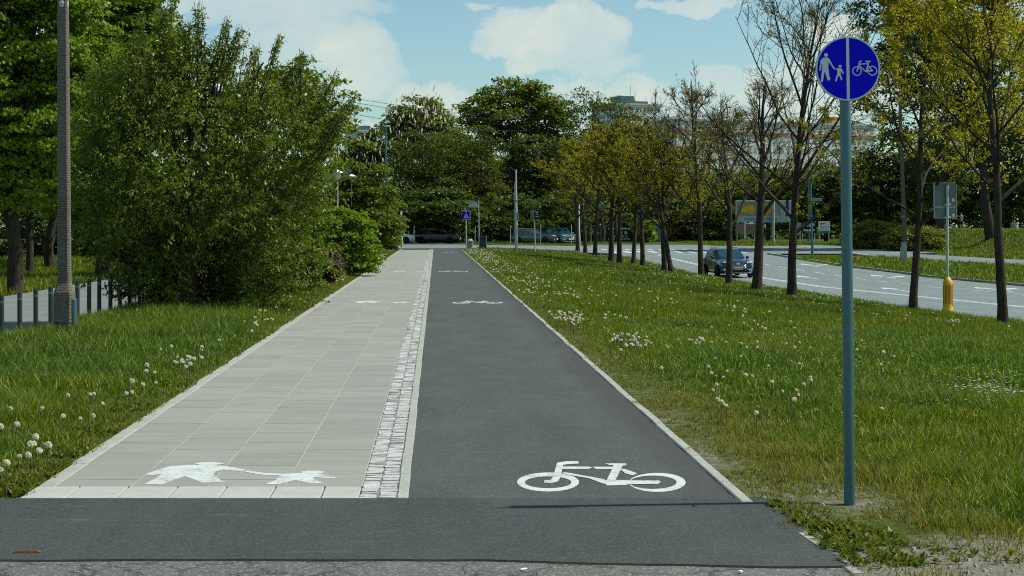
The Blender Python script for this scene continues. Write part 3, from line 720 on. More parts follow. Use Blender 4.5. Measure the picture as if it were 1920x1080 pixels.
# tall slender light pole
def pole_thing(name, label, cat, px, py_base, py_top, y, r0, r1, mat, lean=0.0, group=None):
    x, yy_, zg = onground(px, y); H = CH + (VY - py_top) * y / F - zg
    t = thing(name, label, cat, (x, y, zg), 0, group)
    b = MB(); b.tube([(0, 0, -.2), (0, 0, .9), (lean * .35, 0, H * .35), (lean, 0, H)], [r0, r0, (r0 + r1) / 2 if r0 != r1 else r0, r1], 12); b.build('pole', mat, t, True, 40)
    return t, H
t, H = pole_thing('street_light', 'tall slender teal-grey street light rising behind the bushes left of the path end', 'street light', 727, 0, 238, 128, .13, .07, M['galv'], -.17)
b = MB(); b.bbox((-.05, 0, H + .04), (.55, .25, .12), .04); b.build('lamp_head', M['galv_light'], t, True, 40)
b = MB(); b.bbox((.22, 0, (424 - 318) / F * 128 + CH), (.5, .08, .12), .02); b.build('bracket', M['galv_light'], t)
t, H = pole_thing('post', 'plain pale steel post at the kerb beside the bushes at the end of the footpath', 'post', 753.5, 0, 396, 126, .07, .07, M['white_paint'], -.06)
b = MB(); b.lathe([(.075, H), (.06, H + .05)], (-.06, 0, 0), 12); b.build('cap', M['black'], t)

# pedestrian crossing sign
x, y, z = onground(874, 122); t = thing('crossing_sign', 'small blue pedestrian crossing sign on a pale post at the junction', 'road sign', (x, y, z))
k = y / F; H = CH + (VY - 395) * k - z
b = MB(); b.tube([(.03, 0, -.1), (-.03, 0, H + .02)], .042, 10); b.build('post', M['galv_light'], t, True, 40)
zc = CH + (VY - 403.5) * k - z; w = .33
b = MB(); b.bbox((0, -.07, zc), (.62, .02, .66), .03); b.build('plate', M['sign_white'], t)
b = MB(); b.box((0, -.083, zc), (.56, .006, .60)); b.build('blue_field', M['sign_blue'], t)
b = MB(); b.add([(-.2, -.088, zc - .22), (.2, -.088, zc - .22), (0, -.088, zc + .24)], [(0, 1, 2)]); b.build('white_triangle', M['sign_white'], t)
b = MB(); v = lambda P: [(px_, -.091, zc + pz_) for px_, pz_ in P]
b.add(v(ell(.01, .1, .035, .035, 12)), [tuple(range(12))]); b.add(v([(-.03, .05), (.05, .05), (.04, -.05), (.11, -.19), (.06, -.19), (.0, -.07), (-.08, -.19), (-.13, -.19), (-.04, -.04)]), [tuple(range(9))]); b.build('walking_symbol', M['dark_blue'], t)
# small pedestrian signal beside it, lit red
b = MB(); b.bbox((-.36, .02, zc - .02), (.26, .2, .62), .03); b.build('signal_head', M['black'], t)
ml, nt = nmat('red_signal_lamp'); Nn = NT(nt); em = Nn.n('ShaderNodeEmission', i_Strength=.12); em.inputs[0].default_value = (1, .12, .06, 1); Nn.out(em)
b = MB(); b.lathe([(.085, 0), (.06, .02)], (-.34, -.085, zc + .1), 14, axis='y'); b.build('red_light', ml, t)
# street name blades
x, y, z = onground(898, 132); t = thing('street_name_sign', 'street name post with two small white-edged blades pointing left', 'street sign', (x, y, z)); k = y / F
H = CH + (VY - 375) * k - z
b = MB(); b.tube([(.02, 0, -.1), (-.02, 0, H)], .035, 8); b.build('post', M['galv_light'], t, True, 40)
for j, py in enumerate((381, 386.2)):
    zc = CH + (VY - py) * k - z
    b = MB(); b.bbox((-.43, 0, zc), (.84 if j == 0 else .78, .03, .21), .01); bl = b.build('blade', M['white_paint'], t)
    b = MB(); b.box((-.43, -.018, zc), (.74 if j == 0 else .68, .006, .13)); b.build('blue_panel', M['teal_paint'] if j else M['black'], bl)
    b = MB()
    for q, ww in ((-.68, .12), (-.5, .16), (-.28, .2)): b.box((q, -.0225, zc), (ww, .003, .05))
    b.build('lettering', M['white_paint'], bl)
# litter bin with rubbish, dark bin
x, y, z = onground(881, 124.5); t = thing('litter_bin', 'squat round concrete litter bin heaped with rubbish at the path end', 'litter bin', (x, y, z))
b = MB(); b.lathe([(.25, 0), (.27, .05), (.275, .52), (.29, .54), (.29, .6), (.24, .6), (.24, .5)], n=24); b.build('drum', M['conc_plain'], t, True, 40)
b = MB()
for q in range(9): b.box((rr.uniform(-.17, .17), rr.uniform(-.15, .15), .6 + rr.uniform(0, .1)), (rr.uniform(.08, .16), rr.uniform(.08, .14), rr.uniform(.05, .13)), rr.uniform(0, 3), taper=.8)
b.build('rubbish', M['paper'], t)
x, y, z = onground(905.5, 123.5); t = thing('utility_cabinet', 'dark teal rounded-top metal bin standing in the grass right of the path end', 'bin', (x, y, z))
b = MB(); prof = [(-.25, 0), (.25, 0), (.25, .98), (.2, 1.03), (.1, 1.06), (-.1, 1.06), (-.2, 1.03), (-.25, .98)]
b.prism(prof, lambda u, v: (u, -.2, v), lambda u, v: (u, .2, v)); b.build('body', M['dark_green_metal'], t)
b = MB()
for sx in (-1, 1): b.tube([(sx * .275, -.1, -.05), (sx * .275, -.1, 1.0)], .022, 8)
b.build('frame', M['galv_light'], t, True, 40)
b = MB(); b.bbox((0, -.205, .82), (.34, .012, .1), .004); b.build('slot', M['black'], t)
# traffic signal column
x, y, z = onground(968, 128); k = y / F; H = CH + (VY - 318) * k - z
t = thing('traffic_light', 'thick tapering pale column with black traffic signal heads at its top', 'traffic light', (x, y, z))
b = MB(); b.tube([(0.02, 0, -.1), (-.02, 0, H * .45), (-.06, 0, H)], [.135, .12, .085], 14); b.build('column', M['galv_light'], t, True, 40)
b = MB(); b.lathe([(.126, H * .60), (.135, H * .60 + .02), (.135, H * .6 + .1), (.122, H * .6 + .12)], (-.03, 0, 0), 14); b.build('band', M['galv'], t, True, 40)
for dx, dz in ((-.46, .02), (-.2, -.12)):
    b = MB(); b.bbox((dx, .0, H + dz - .35), (.24, .22, 1.0), .04); sh = b.build('signal_head', M['black'], t)
    for q in range(3):
        b = MB(); b.lathe([(.1, .0), (.1, .12), (.07, .02)], (dx, -.1, H + dz - .04 - .32 * q), 12, axis='y'); b.build('visor', M['black'], sh)
b = MB(); b.tube([(-.06, 0, H - .5), (-.46, 0, H - .55)], .03, 8); b.build('bracket', M['galv_light'], t)
b = MB(); b.bbox((.1, -.05, CH + (VY - 405) * k - z), (.12, .14, .62), .02); b.build('control_box', M['teal_paint'], t)
b = MB(); b.bbox((.12, -.05, CH + (VY - 414) * k - z), (.08, .1, .12), .02); b.build('push_button', M['paper'], t)
# signal backs on a thin post
x, y, z = onground(1002, 118); k = y / F; zc = CH + (VY - 403.5) * k - z
t = thing('signal_box', 'grey sign back and black signal box together on a thin post in the lawn', 'traffic signal', (x, y, z))
b = MB(); b.tube([(.06, 0, -.1), (-.02, 0, zc + .3)], .045, 10); b.build('post', M['galv_light'], t, True, 40)
b = MB(); b.bbox((-.16, 0, zc), (.26, .05, .58), .02); b.build('grey_panel', M['sign_back'], t)
b = MB(); b.bbox((.12, .0, zc), (.28, .26, .58), .03); sb_ = b.build('signal_head', M['black'], t)
b = MB()
for dz in (-.1, .06, .2): b.bbox((.17, -.14, zc + dz), (.18, .02, .07), .01)
b.build('label_plate', M['galv_light'], sb_)
# thin posts at the back
for px, py, yd, lab in ((756 + 20, 424, 152, 'thin bare pole in front of the dark hedge behind the left end of the crossing'), (890.5, 425, 152, 'thin bare pole before the hedge just left of the dark teal bin'), (957, 424, 152, 'thin bare pole before the hedge beside the thick signal column'),
                    (1013.5, 421, 152, 'thin bare pole beside the parked grey estate car'), (1071, 421, 152, 'thin bare pole beside the parked pale van')):
    t, H = pole_thing('thin_pole', lab, 'pole', px, 0, py, yd, .03, .03, M['galv_light'], .02, 'thin poles before the hedge')
    b = MB(); b.lathe([(.034, H), (.02, H + .03)], (.02, 0, 0), 8); b.build('cap', M['black'], t)
t, H = pole_thing('post', 'pale slim post among the far end of the tree row', 'post', 1086.5, 0, 380, 138, .07, .05, M['white_paint'], -.03)
b = MB(); b.lathe([(.055, H), (.03, H + .05)], (-.03, 0, 0), 8); b.build('cap', M['galv'], t)

# yellow bollard carrying two sign backs on the right
x, y, z = hit(1777, 587); k = y / F
t = thing('traffic_bollard', 'yellow ribbed traffic bollard with a pole carrying two grey sign backs', 'traffic sign', (x, y, z))
hz_ = CH + (VY - 520) * k - z
pr = [(.19, -.05), (.19, .06), (.165, .12), (.15, .17), (.15, hz_ - .2), (.145, hz_ - .14), (.09, hz_ - .03), (.06, hz_)]
b = MB(); b.lathe(pr, n=20); b.build('yellow_body', M['yellow'], t, True, 35)
for q in range(5):
    w = R(-90 + (q - 2) * 40); b = MB(); b.box((.15 * math.cos(w), .15 * math.sin(w), (hz_) * .52), (.05, .012, hz_ * .5), w + R(90)); b.build('reflector_strip', M['amber'], t)
    w += R(20); b = MB(); b.box((.155 * math.cos(w), .155 * math.sin(w), (hz_) * .52), (.03, .02, hz_ * .62), w + R(90)); b.build('rib', M['yellow'], t)
zt_ = CH + (VY - 345) * k - z
b = MB(); b.tube([(0, 0, 0), (-.02, 0, zt_)], .045, 12); b.build('pole', M['galv_light'], t, True, 40)
for py0, py1, px0, px1 in ((342, 387.4, 1752, 1795), (388.6, 409.5, 1752.5, 1795.5)):
    zc = CH + (VY - (py0 + py1) / 2) * k - z; hh = (py1 - py0) * k; ww = (px1 - px0) * k; cx = ((px0 + px1) / 2 - 1777) * k - .01
    b = MB(); b.bbox((cx, .07, zc), (ww, .02, hh), .01); pn = b.build('sign_panel', M['sign_back'], t)
    b = MB()
    for e in (-1, 1): b.box((cx + e * (ww / 2 - .012), .055, zc), (.024, .03, hh)); b.box((cx, .0552, zc + e * (hh / 2 - .012)), (ww - .05, .03, .024))
    b.build('folded_edge', M['galv_light'], pn)
    b = MB(); b.box((cx + ww * .36, .057, zc - hh * .22), (.075, .004, .1)); b.build('sticker', M['paper'], pn)
    b = MB(); b.bbox((-.01, .02, zc - hh * .42), (.22, .09, .05), .01); b.build('clamp', M['galv_light'], pn)
# concrete pole with wires between the roads
x, y, z = hit(1694, 491); k = y / F; H = CH + (VY - 178) * k - z
cp = thing('utility_pole', 'tall leaning concrete utility pole with a thick socket between the two roads', 'utility pole', (x, y, z))
M['pole_conc'] = simple('brownish_pole_concrete', (.115, .10, .075), .9, .2, var=.3, sc=9, bump=.4)
b = MB(); b.box((0, 0, .45), (.38, .34, 1.1), taper=.95); b.box((0.04, 0, 1.0 + .15), (.3, .3, .3)); b.build('socket', M['conc_plain'], cp)
b = MB(); b.box((-.08, 0, 1.2 + (H - 1.2) / 2), (.26, .26, H - 1.2), taper=.55, M=Matrix.Shear('XY', 4, (-.035, 0))); b.build('shaft', M['pole_conc'], cp)
b = MB(); b.lathe([(.16, 2.9), (.165, 2.95), (.165, 3.05)], (-.06, 0, 0), 12); b.build('band', M['galv'], cp)
b = MB(); b.bbox((-.2, 0, H - .15), (1.3, .1, .1), .01); b.build('cross_arm', M['galv'], cp)
for q, dz in enumerate((-.1, -.55, -1.0, -1.5, -2.1)):
    x1, z1 = x - 22 - 0 * q, 9.2 + dz * .9
    pts = []
    for i in range(25):
        f = i / 24; pts.append((x - .2 - f * 26, y + f * 45, (z + H + dz) * (1 - f) + z1 * f - .5 * math.sin(math.pi * f)))
    b = MB(); b.tube(pts, .013, 5); o = b.build('overhead_wire', M['black']); tag(o, 'thin dark overhead wire running left from the concrete utility pole', 'wire', 'overhead wires on the right')
for q, py in enumerate((182, 190, 212, 232)):
    A = W(600, py - 9, 100); B = W(1000, py + 32, 160); pts = []
    for i in range(25):
        f = i / 24; p = A * (1 - f) + B * f; pts.append((p[0], p[1], p[2] - .5 * math.sin(math.pi * f)))
    b = MB(); b.tube(pts, .016, 5); o = b.build('overhead_wire', M['black']); tag(o, 'thin dark overhead wire crossing the sky left of the blossoming chestnut', 'wire', 'overhead wires on the left')
# teal pole with a small flag sign, far right of the road
t, H = pole_thing('sign_pole', 'teal-grey pole with a short flag sign on the verge beyond the road', 'sign pole', 1523, 0, 343, 118, .10, .06, M['galv'], -.12)
b = MB(); b.bbox((.35, 0, H - 1.25), (.75, .05, .2), .01); b.build('flag_sign', M['teal_paint'], t)
t, H = pole_thing('street_light', 'curved-top pale street light far behind the round blue sign', 'street light', 1516, 0, 205, 175, .12, .05, M['galv'], .0)
b = MB(); b.tube([(0, 0, H), (-.1, 0, H + .6), (-.5, 0, H + .95), (-1.1, 0, H + 1.0)], .05, 8); b.build('arm', M['galv'], t, True, 60)
b = MB(); b.bbox((-1.3, 0, H + 1.0), (.6, .25, .12), .03); b.build('lamp_head', M['galv_light'], t)

# billboard and small signs at the junction
def bx(px0, px1, py0, py1, y):                       # a board seen in the picture, at distance y
    a = W(px0, py0, y); c = W(px1, py1, y); return (a[0] + c[0]) / 2, (a[2] + c[2]) / 2, abs(c[0] - a[0]), abs(c[2] - a[2])
y = 168.0; cx, cz, w, h = bx(1379, 1483, 376, 417, y)
t = thing('billboard', 'wide white and yellow roadside billboard with blue lettering on concrete posts', 'billboard', (cx, y, float(zt(cx, y))))
z0 = cz - float(zt(cx, y))
b = MB(); b.bbox((0, 0, z0), (w, .16, h), .02); pn = b.build('panel', simple('weathered_board', (.36, .42, .43), .6, .3, var=.12, sc=2, bump=0), t)
b = MB(); b.box((-w * .08, -.085, z0 + h * .12), (w * .78, .012, h * .62)); b.build('picture', simple('billboard_print', (.22, .26, .20), .6, .3, var=.4, sc=.9, bump=0), pn)
b = MB()
for px, r1, r2 in ((-.33, .5, .42), (-.22, .36, .5), (.06, .32, .62), (.13, .4, .4)):
    b = MB()
    b.add([(px * w + r1 * math.cos(a), -.096 - .002 * abs(px), z0 + h * .1 + r2 * math.sin(a)) for a in np.linspace(0, 6.283, 18)[:-1]], [tuple(range(17))])
    b.build('yellow_shape', M['yellow'], pn)
b = MB(); b.box((w * .43, -.088, z0 + h * .14), (w * .055, .012, h * .72)); b.build('blue_stripe', M['dark_blue'], pn)
text_mesh('lettering', 'E', 1.15, M['dark_blue'], pn, front(.0, -.1, z0 + h * .08), .004, .02)
text_mesh('lettering', 'centrum okna', .62, simple('blue_print', (.10, .22, .42), .5, .3, bump=0), pn, front(-.3, -.09, z0 - h * .33), .004, .01)
for px, mt in ((1395, 'galv_light'), (1420, 'white_paint'), (1448.5, 'conc_plain'), (1482, 'galv_light')):
    X = (px - VX) * y / F - cx; b = MB(); rd = .16 if px == 1448.5 else .08
    b.tube([(X, -.3, -.2), (X, -.3, z0 + (h * .55 if px == 1448.5 else -h * .45))], rd, 10); b.build('post', M[mt], t, True, 40)
def board(name, label, px0, px1, py0, py1, y, mat, texts, extra=None, cat='sign'):
    cx, cz, w, h = bx(px0, px1, py0, py1, y); zg = float(zt(cx, y))
    t = thing(name, label, cat, (cx, y, zg)); z0 = cz - zg
    b = MB(); b.bbox((0, 0, z0), (w, .06, h), .01); pn = b.build('panel', mat, t)
    for txt, fy, size, m2 in texts: text_mesh('lettering', txt, size, m2, pn, front(0, -.036, z0 + h * fy), .003, .006)
    if extra: extra(pn, w, h, z0)
    for sx in (-.42, .42):
        b = MB(); b.tube([(sx * w, .07, -.2), (sx * w, .07, z0 + h * .4)], .04, 8); b.build('post', M['galv_light'], t, True, 40)
    return t
def marks(rows):                                      # rows of lettering too small to read, as separate white letter blocks
    def f(pn, w, h, z0):
        b = MB()
        for fy, fh, fw, nl in rows:
            for q in range(nl):
                u_ = (-.5 + (q + .5) / nl) * fw * w * 2
                if abs(u_) > w * .47: continue
                b.box((u_, -.036, z0 + h * fy), (fw * w * 2 / nl * rr.uniform(.5, .8), .01, h * fh * rr.uniform(.75, 1)))
        b.build('lettering', M['white_paint'], pn)
    return f
def ex1(pn, w, h, z0):
    b = MB(); b.box((0, -.034, z0 - h * .4), (w * .98, .01, h * .17)); b.build('blue_strip', simple('teal_print', (.01, .19, .28), .5, .3, bump=0), pn)
    b = MB(); b.box((-.12, -.036, z0 + h * .33), (.5, .008, .05), 0); b.box((-.25, -.037, z0 + h * .29), (.09, .008, .16)); b.build('logo', M['black'], pn)
    b = MB()
    for q in (.1, -.02, -.12, -.21): b.box((0, -.036, z0 + h * q), (w * .84, .008, .035 if q > .05 else .018))
    b.build('text_lines', M['teal_paint'], pn)
board('notice_board', 'small white notice board with a teal strip along its bottom edge', 1534.5, 1556, 415.5, 437, 160, M['paper'], [], ex1)
board('dark_banner', 'black sign with rows of white capitals left of the white notice board', 1503, 1530, 416, 437, 161, M['black'], [], marks([(.26, .2, .42, 6), (.1, .1, .3, 4), (-.24, .2, .42, 6), (-.4, .08, .26, 5)]))
def ex2(pn, w, h, z0):
    b = MB()
    for q, ww in ((.2, .4), (.02, .6), (-.1, .7), (-.38, .4)): b.box((-w * .1, -.036, z0 + h * q), (w * ww, .008, .04))
    b.build('text_lines', M['teal_paint'], pn)
board('pale_board', 'pale blue-white sign board partly overgrown beside the billboard foot', 1480, 1502, 418, 441, 162, simple('pale_blue_board', (.36, .46, .47), .6, .3), [], ex2)
board('brick_banner', 'low reddish patterned panel under the left half of the billboard', 1379, 1418, 420, 439, 171, simple('reddish_panel', (.30, .20, .16), .8, .2, var=.35, sc=6), [], None, 'panel')
board('shop_banner', 'dark blue banner with white letters behind the far tree trunks', 1139, 1182, 423, 452, 176, M['black'], [], marks([(.3, .14, .5, 7), (.04, .24, .6, 6), (-.2, .1, .72, 9), (-.36, .1, .5, 6)]), 'banner')
# little container and brown wall, gate, planter
def shed(name, label, px0, px1, py0, y, depth, mat, roofmat, cat, hd=0):
    x0 = (px0 - VX) * y / F; x1 = (px1 - VX) * y / F; zg = float(zt((x0 + x1) / 2, y)); H = CH + (VY - py0) * y / F - zg
    t = thing(name, label, cat, ((x0 + x1) / 2, y, zg)); w = x1 - x0
    b = MB(); b.box((0, depth / 2, H / 2), (w, depth, H)); b.build('wall', mat, t)
    b = MB(); b.bbox((0, depth / 2, H + .06), (w + .3, depth + .3, .14), .02); b.build('roof', roofmat, t)
    b = MB(); b.bbox((0.1, -.03, .95), (min(.9, w * .5), .05, 1.9), .01); d = b.build('door', M['teal_paint'], t)
    b = MB(); b.box((.36, -.07, .95), (.1, .04, .03)); b.build('handle', M['galv_light'], d)
    return t
shed('kiosk', 'small blue-grey and brown kiosk at the far kerb behind the tree row', 1118, 1140, 425, 178, 3, simple('rust_brown_wall', (.20, .09, .04), .8, .2, var=.3), M['conc_plain'], 'kiosk')
x0 = (1222 - VX) * 176 / F; t = thing('slatted_gate', 'black slatted gate in front of a brown wall at the far end of the road', 'gate', (x0 + .7, 176, float(zt(x0, 176))))
for q in range(9):
    b = MB(); b.box((-.75 + q * .19, 0, .75), (.045, .04, 1.5)); b.build('slat', M['black'], t)
for dz in (.15, 1.45):
    b = MB(); b.box((0, .03, dz), (1.6, .03, .06)); b.build('rail', M['black'], t)
shed('brown_outbuilding', 'low brown rendered outbuilding behind the black slatted gate', 1219, 1247, 420, 181, 4, simple('brown_render', (.25, .18, .11), .9, .2, var=.2), M['bark_brown'], 'outbuilding')
x, y, z = onground(1902, 152); z = float(zt(x, y))
t = thing('concrete_planter', 'round pale concrete planter on the grassy bank at the right edge', 'planter', (x, y, z))
b = MB(); b.lathe([(.34, 0), (.36, .1), (.36, .66), (.33, .7), (.29, .68), (.28, .55)], n=22); b.build('tub', M['conc_plain'], t, True, 40)
b = MB(); b.lathe([(.365, .58), (.375, .6), (.375, .68), (.365, .7)], n=22); b.build('rim', M['conc_plain'], t, True, 40)
# ------------------------------------------------------------------ vehicles
def paint(name, col): 
    m, nt = nmat(name); Nn = NT(nt); n = Nn.noise(Nn.pos(True), 3, 3)
    Nn.out(Nn.bsdf(Nn.mix(n, [k * .9 for k in col], [k * 1.1 for k in col]), .28, .5, .35, None, coat=1.0)); return m
M['navy'] = paint('navy_car_paint', (.008, .016, .045)); M['car_grey'] = paint('grey_car_paint', (.07, .09, .09)); M['car_white'] = paint('white_car_paint', (.5, .52, .52))  # car_grey is darkened so its colour stands in for shade
M['car_teal'] = paint('pale_teal_paint', (.12, .22, .22)); M['car_black'] = paint('black_car_paint', (.01, .011, .013))  # the teal is lowered too, shade put into the paint colour
M['glass'] = mat_glass('car_glass', (.010, .045, .06)); M['chrome'] = simple('chrome', (.6, .62, .62), .15, .5, 1.0, var=.05, bump=0)
M['tyre'] = simple('tyre_rubber', (.015, .015, .015), .85, .2); M['headlamp'] = simple('headlamp_lens', (.5, .55, .56), .12, .8, .3, var=.3, sc=20, bump=0)
def loft(b, rings, mi=0, cap=True):
    n = len(rings[0]); vs = sum(rings, [])
    fs = [(i * n + k, i * n + (k + 1) % n, (i + 1) * n + (k + 1) % n, (i + 1) * n + k) for i in range(len(rings) - 1) for k in range(n)]
    if cap: fs += [tuple(range(n)), tuple(range((len(rings) - 1) * n, len(rings) * n))]
    b.add(vs, fs, mi)
def make_car(name, label, cat, body, loc, rz, group=None, plate=None, suv=True):
    t = thing(name, label, cat, loc, rz, group)
    hgt = 1.0 if suv else .92
    def ring(y, hw, zb, zt_, drop=.10):
        h = [(0, zb), (hw * .86, zb), (hw * .97, zb + .10), (hw, .58), (hw * .985, zt_ - drop - .05), (hw * .93, zt_ - drop * .35), (hw * .7, zt_ - .01), (0, zt_ + .015)]
        return [(x, y, z) for x, z in h] + [(-x, y, z) for x, z in h[-2:0:-1]]
    b = MB()
    loft(b, [ring(-2.33, .62, .42, .70, .05), ring(-2.28, .80, .30, .84, .09), ring(-2.12, .885, .24, .93, .12), ring(-1.8, .915, .22, 1.0, .12), ring(-1.05, .925, .22, 1.09, .10),
             ring(0, .93, .22, 1.08, .08), ring(1.2, .93, .22, 1.09, .08), ring(1.95, .91, .25, 1.08, .08), ring(2.2, .86, .32, 1.0, .1), ring(2.28, .76, .42, .86, .08)])
    o = b.build('body', body, t, True, 35)
    # greenhouse: roof and pillars with glass laid in
    zb, zr = 1.05, 1.62 * hgt
    P = {'fb': (-.95, .80), 'ft': (-.12, .60), 'rt': (1.72, .58), 'rb': (2.12, .76)}
    b = MB(); lvl = []
    for z, yf, yr, w in ((zb, -.98, 2.12, .845), (zb + .30 * hgt, -.52, 2.0, .765), (zr - .07, -.14, 1.80, .645), (zr - .015, .08, 1.66, .57), (zr, .35, 1.4, .40)):
        lvl.append([(-w * .9, yf, z), (-w * .5, yf - .05, z), (w * .5, yf - .05, z), (w * .9, yf, z), (w, yf + .22, z), (w, (yf + yr) / 2, z), (w * .97, yr - .1, z), (w * .8, yr, z), (-w * .8, yr, z), (-w * .97, yr - .1, z), (-w, (yf + yr) / 2, z), (-w, yf + .22, z)])
    loft(b, lvl); b.build('roof', body, t, True, 30)
    def pane(name, q, mat=M['glass'], push=(0, 0, 0)):
        b = MB(); b.add([(x + push[0], y + push[1], z + push[2]) for x, y, z in q] , [tuple(range(len(q)))]); return b.build(name, mat, t)
    pane('windscreen', [(-.70, -.93, zb + .04), (-.36, -.985, zb + .035), (.36, -.985, zb + .035), (.70, -.93, zb + .04), (.665, -.53, zb + .29 * hgt), (.555, -.18, zr - .09), (.3, -.215, zr - .085), (-.3, -.215, zr - .085), (-.555, -.18, zr - .09), (-.665, -.53, zb + .29 * hgt)], push=(0, -.035, .02))
    pane('rear_window', [(-.6, 2.12, zb + .12), (.6, 2.12, zb + .12), (.5, 1.83, zr - .1), (-.5, 1.83, zr - .1)], push=(0, .035, .02))
    for s in (-1, 1):
        for a, c in ((-.55, .42), (.50, 1.28), (1.36, 1.86)):
            top0 = max(a + .36, a) if a < 0 else a; e = .012
            def sp(y, z):
                f = (z - zb) / (zr - .07 - zb); w = .845 + (.645 - .845) * f
                return (s * (w + e), y, z)
            top = zr - .12
            pane('side_window', [sp(a, zb + .05), sp(c, zb + .05), sp(c - (.16 if c > 1.8 else 0), top), sp(a + (.34 if a < 0 else 0), top)])
        b = MB(); b.tube([(s * .60, .0, zr + .0), (s * .60, .15, zr + .045), (s * .59, 1.4, zr + .045), (s * .58, 1.6, zr)], .02, 6); b.build('roof_rail', M['chrome'], t, True, 50)
        b = MB(); b.bbox((s * 1.0, -.62, 1.12), (.2, .12, .15), .04); b.build('mirror', body, t, True, 40)
        b = MB(); b.add([(s * .52, -2.315, .80), (s * .80, -2.25, .84), (s * .875, -2.0, .89), (s * .84, -2.05, .955), (s * .66, -2.2, .905), (s * .5, -2.29, .875)], [tuple(range(6))])
        v = [(x, y - .03, z + .015) for x, y, z in b.v]; b = MB(); b.add(v, [tuple(range(6))]); b.build('headlight', M['headlamp'], t)
        b = MB(); b.bbox((s * .70, -2.31, .46), (.26, .05, .11), .02); b.build('fog_light', M['headlamp'], t)
        b = MB(); b.bbox((s * .8, 2.25, .92), (.14, .08, .2), .03); b.build('tail_light', M['red'], t)
        for yw in (-1.42, 1.42):
            b = MB(); b.lathe([(.30, 0), (.345, .03), (.35, .1), (.345, .18), (.30, .21)], (s * .93 - .105 , yw, .345), 26, axis='x'); w = b.build('wheel', M['tyre'], t, True, 40)
            b = MB(); b.lathe([(.24, 0), (.235, .012), (.09, .02), (.05, .03)], (s * .955 if s > 0 else -.955, yw, .345), 20, axis='x')
            if s < 0: b.v = [(2 * -.955 - x, y, z) for x, y, z in b.v]
            b.build('rim', M['chrome'], w, True, 40)
            b = MB(); n = 14
            b.add([(s * .9325, yw + .40 * math.cos(math.pi * k / n), .37 + .40 * math.sin(math.pi * k / n)) for k in range(n + 1)], [tuple(range(n + 1))]); b.build('wheel_arch', M['black'], t)
    b = MB(); b.bbox((0, -2.31, .665), (.98, .10, .26), .04); gr = b.build('grille', M['black'], t)
    b = MB()
    for zz in (.575, .645, .715): b.bbox((0, -2.365, zz), (.92, .02, .022), .006)
    b.tube([(-.50, -2.35, .78), (-.47, -2.36, .60), (-.38, -2.37, .53), (.38, -2.37, .53), (.47, -2.36, .60), (.50, -2.35, .78)], .014, 6); b.build('chrome_bar', M['chrome'], gr, True, 50)
    b = MB(); b.lathe([(.001, -.0), (.055, .0), (.06, .012)], (0, -2.40, .80), 20, axis='y'); b.v = [(x * 1.9, y, .80 + (z - .80)) for x, y, z in b.v]; b.build('badge', M['chrome'], t)
    b = MB(); b.bbox((0, -2.33, .42), (1.25, .1, .17), .03); b.build('lower_intake', M['black'], t)
    b = MB(); b.bbox((0, -2.34, .29), (1.5, .08, .06), .02); b.build('skid_trim', M['chrome'], t)
    b = MB(); b.bbox((0, -2.395, .535), (.53, .02, .125), .006); pl = b.build('number_plate', M['paper'], t)
    if plate:
        b = MB(); b.box((-.242, -2.407, .535), (.035, .004, .105)); b.build('blue_band', M['sign_blue'], pl)
        text_mesh('plate_number', plate, .115, M['black'], pl, front(.02, -2.408, .53), .002, .004)
    for s in (-1, 1):
        for yd in (-.1, .95):
            b = MB(); b.bbox((s * .945, yd + .25, .93), (.03, .18, .03), .008); b.build('door_handle', M['chrome'], t)
    return t
yc_ = 89.0; X = 16.62
make_car('car', 'dark navy estate-like suv with silver roof rails driving towards the camera on the near lane', 'car', M['navy'], (X, yc_ + 2.2, float(zt(X, yc_)) - .085), R(4), None, 'GD 8C5KT')
def parked(px, y, label, mat, rz, suv, cat='car'):
    x, yy_, z = onground(px, y); make_car('parked_car', label, cat, mat, (x, y, float(zt(x, y)) - .02), rz, 'cars parked behind the crossing', None, suv)
parked(733, 153.5, 'white parked car showing beside the pale post left of the hedge', M['car_white'], R(90), False)
parked(818, 156, 'black parked car in the deep shade behind the crossing', M['car_black'], R(84), False)
parked(1003, 156.5, 'grey parked estate car under the trees beside the signal box', M['car_grey'], R(65), False)
parked(1052, 157.5, 'pale teal parked car with a big windscreen left of the tree row', M['car_teal'], R(20), True)

# ------------------------------------------------------------------ walker on the bank
def skin_mesh(name, verts, edges, rad, mat, parent, sub=1, loc=(0, 0, 0)):
    me = bpy.data.meshes.new(name); me.from_pydata([tuple(v) for v in verts], edges, [])
    o = bpy.data.objects.new(name, me); COL.objects.link(o)
    o.modifiers.new('Skin', 'SKIN').use_smooth_shade = True
    sk = me.skin_vertices[0].data
    for i, r in enumerate(rad): sk[i].radius = (r, r) if not hasattr(r, '__len__') else r
    sk[0].use_root = True
    if sub: o.modifiers.new('Sub', 'SUBSURF').levels = sub; o.modifiers[-1].render_levels = sub
    dg = bpy.context.evaluated_depsgraph_get(); dg.update()
    m2 = bpy.data.meshes.new_from_object(o.evaluated_get(dg)); bpy.data.objects.remove(o); bpy.data.meshes.remove(me)
    m2.materials.clear(); m2.name = name
    return link(name, m2, mat, parent, True)
M['skin'] = simple('skin', (.42, .25, .17), .6, .3, var=.08); M['hair'] = simple('brown_hair', (.05, .03, .018), .7, .2)
M['shirt'] = simple('pale_grey_shirt', (.48, .52, .54), .85, .1, var=.08); M['shorts'] = simple('dark_shorts', (.014, .014, .018), .85, .1)
M['shoe'] = simple('trainers', (.4, .36, .32), .7, .2)
x, y, z = onground(1803, 154)
pr = thing('person', 'person walking left along the bank in a pale grey t-shirt and dark shorts', 'person', (x, y, z))
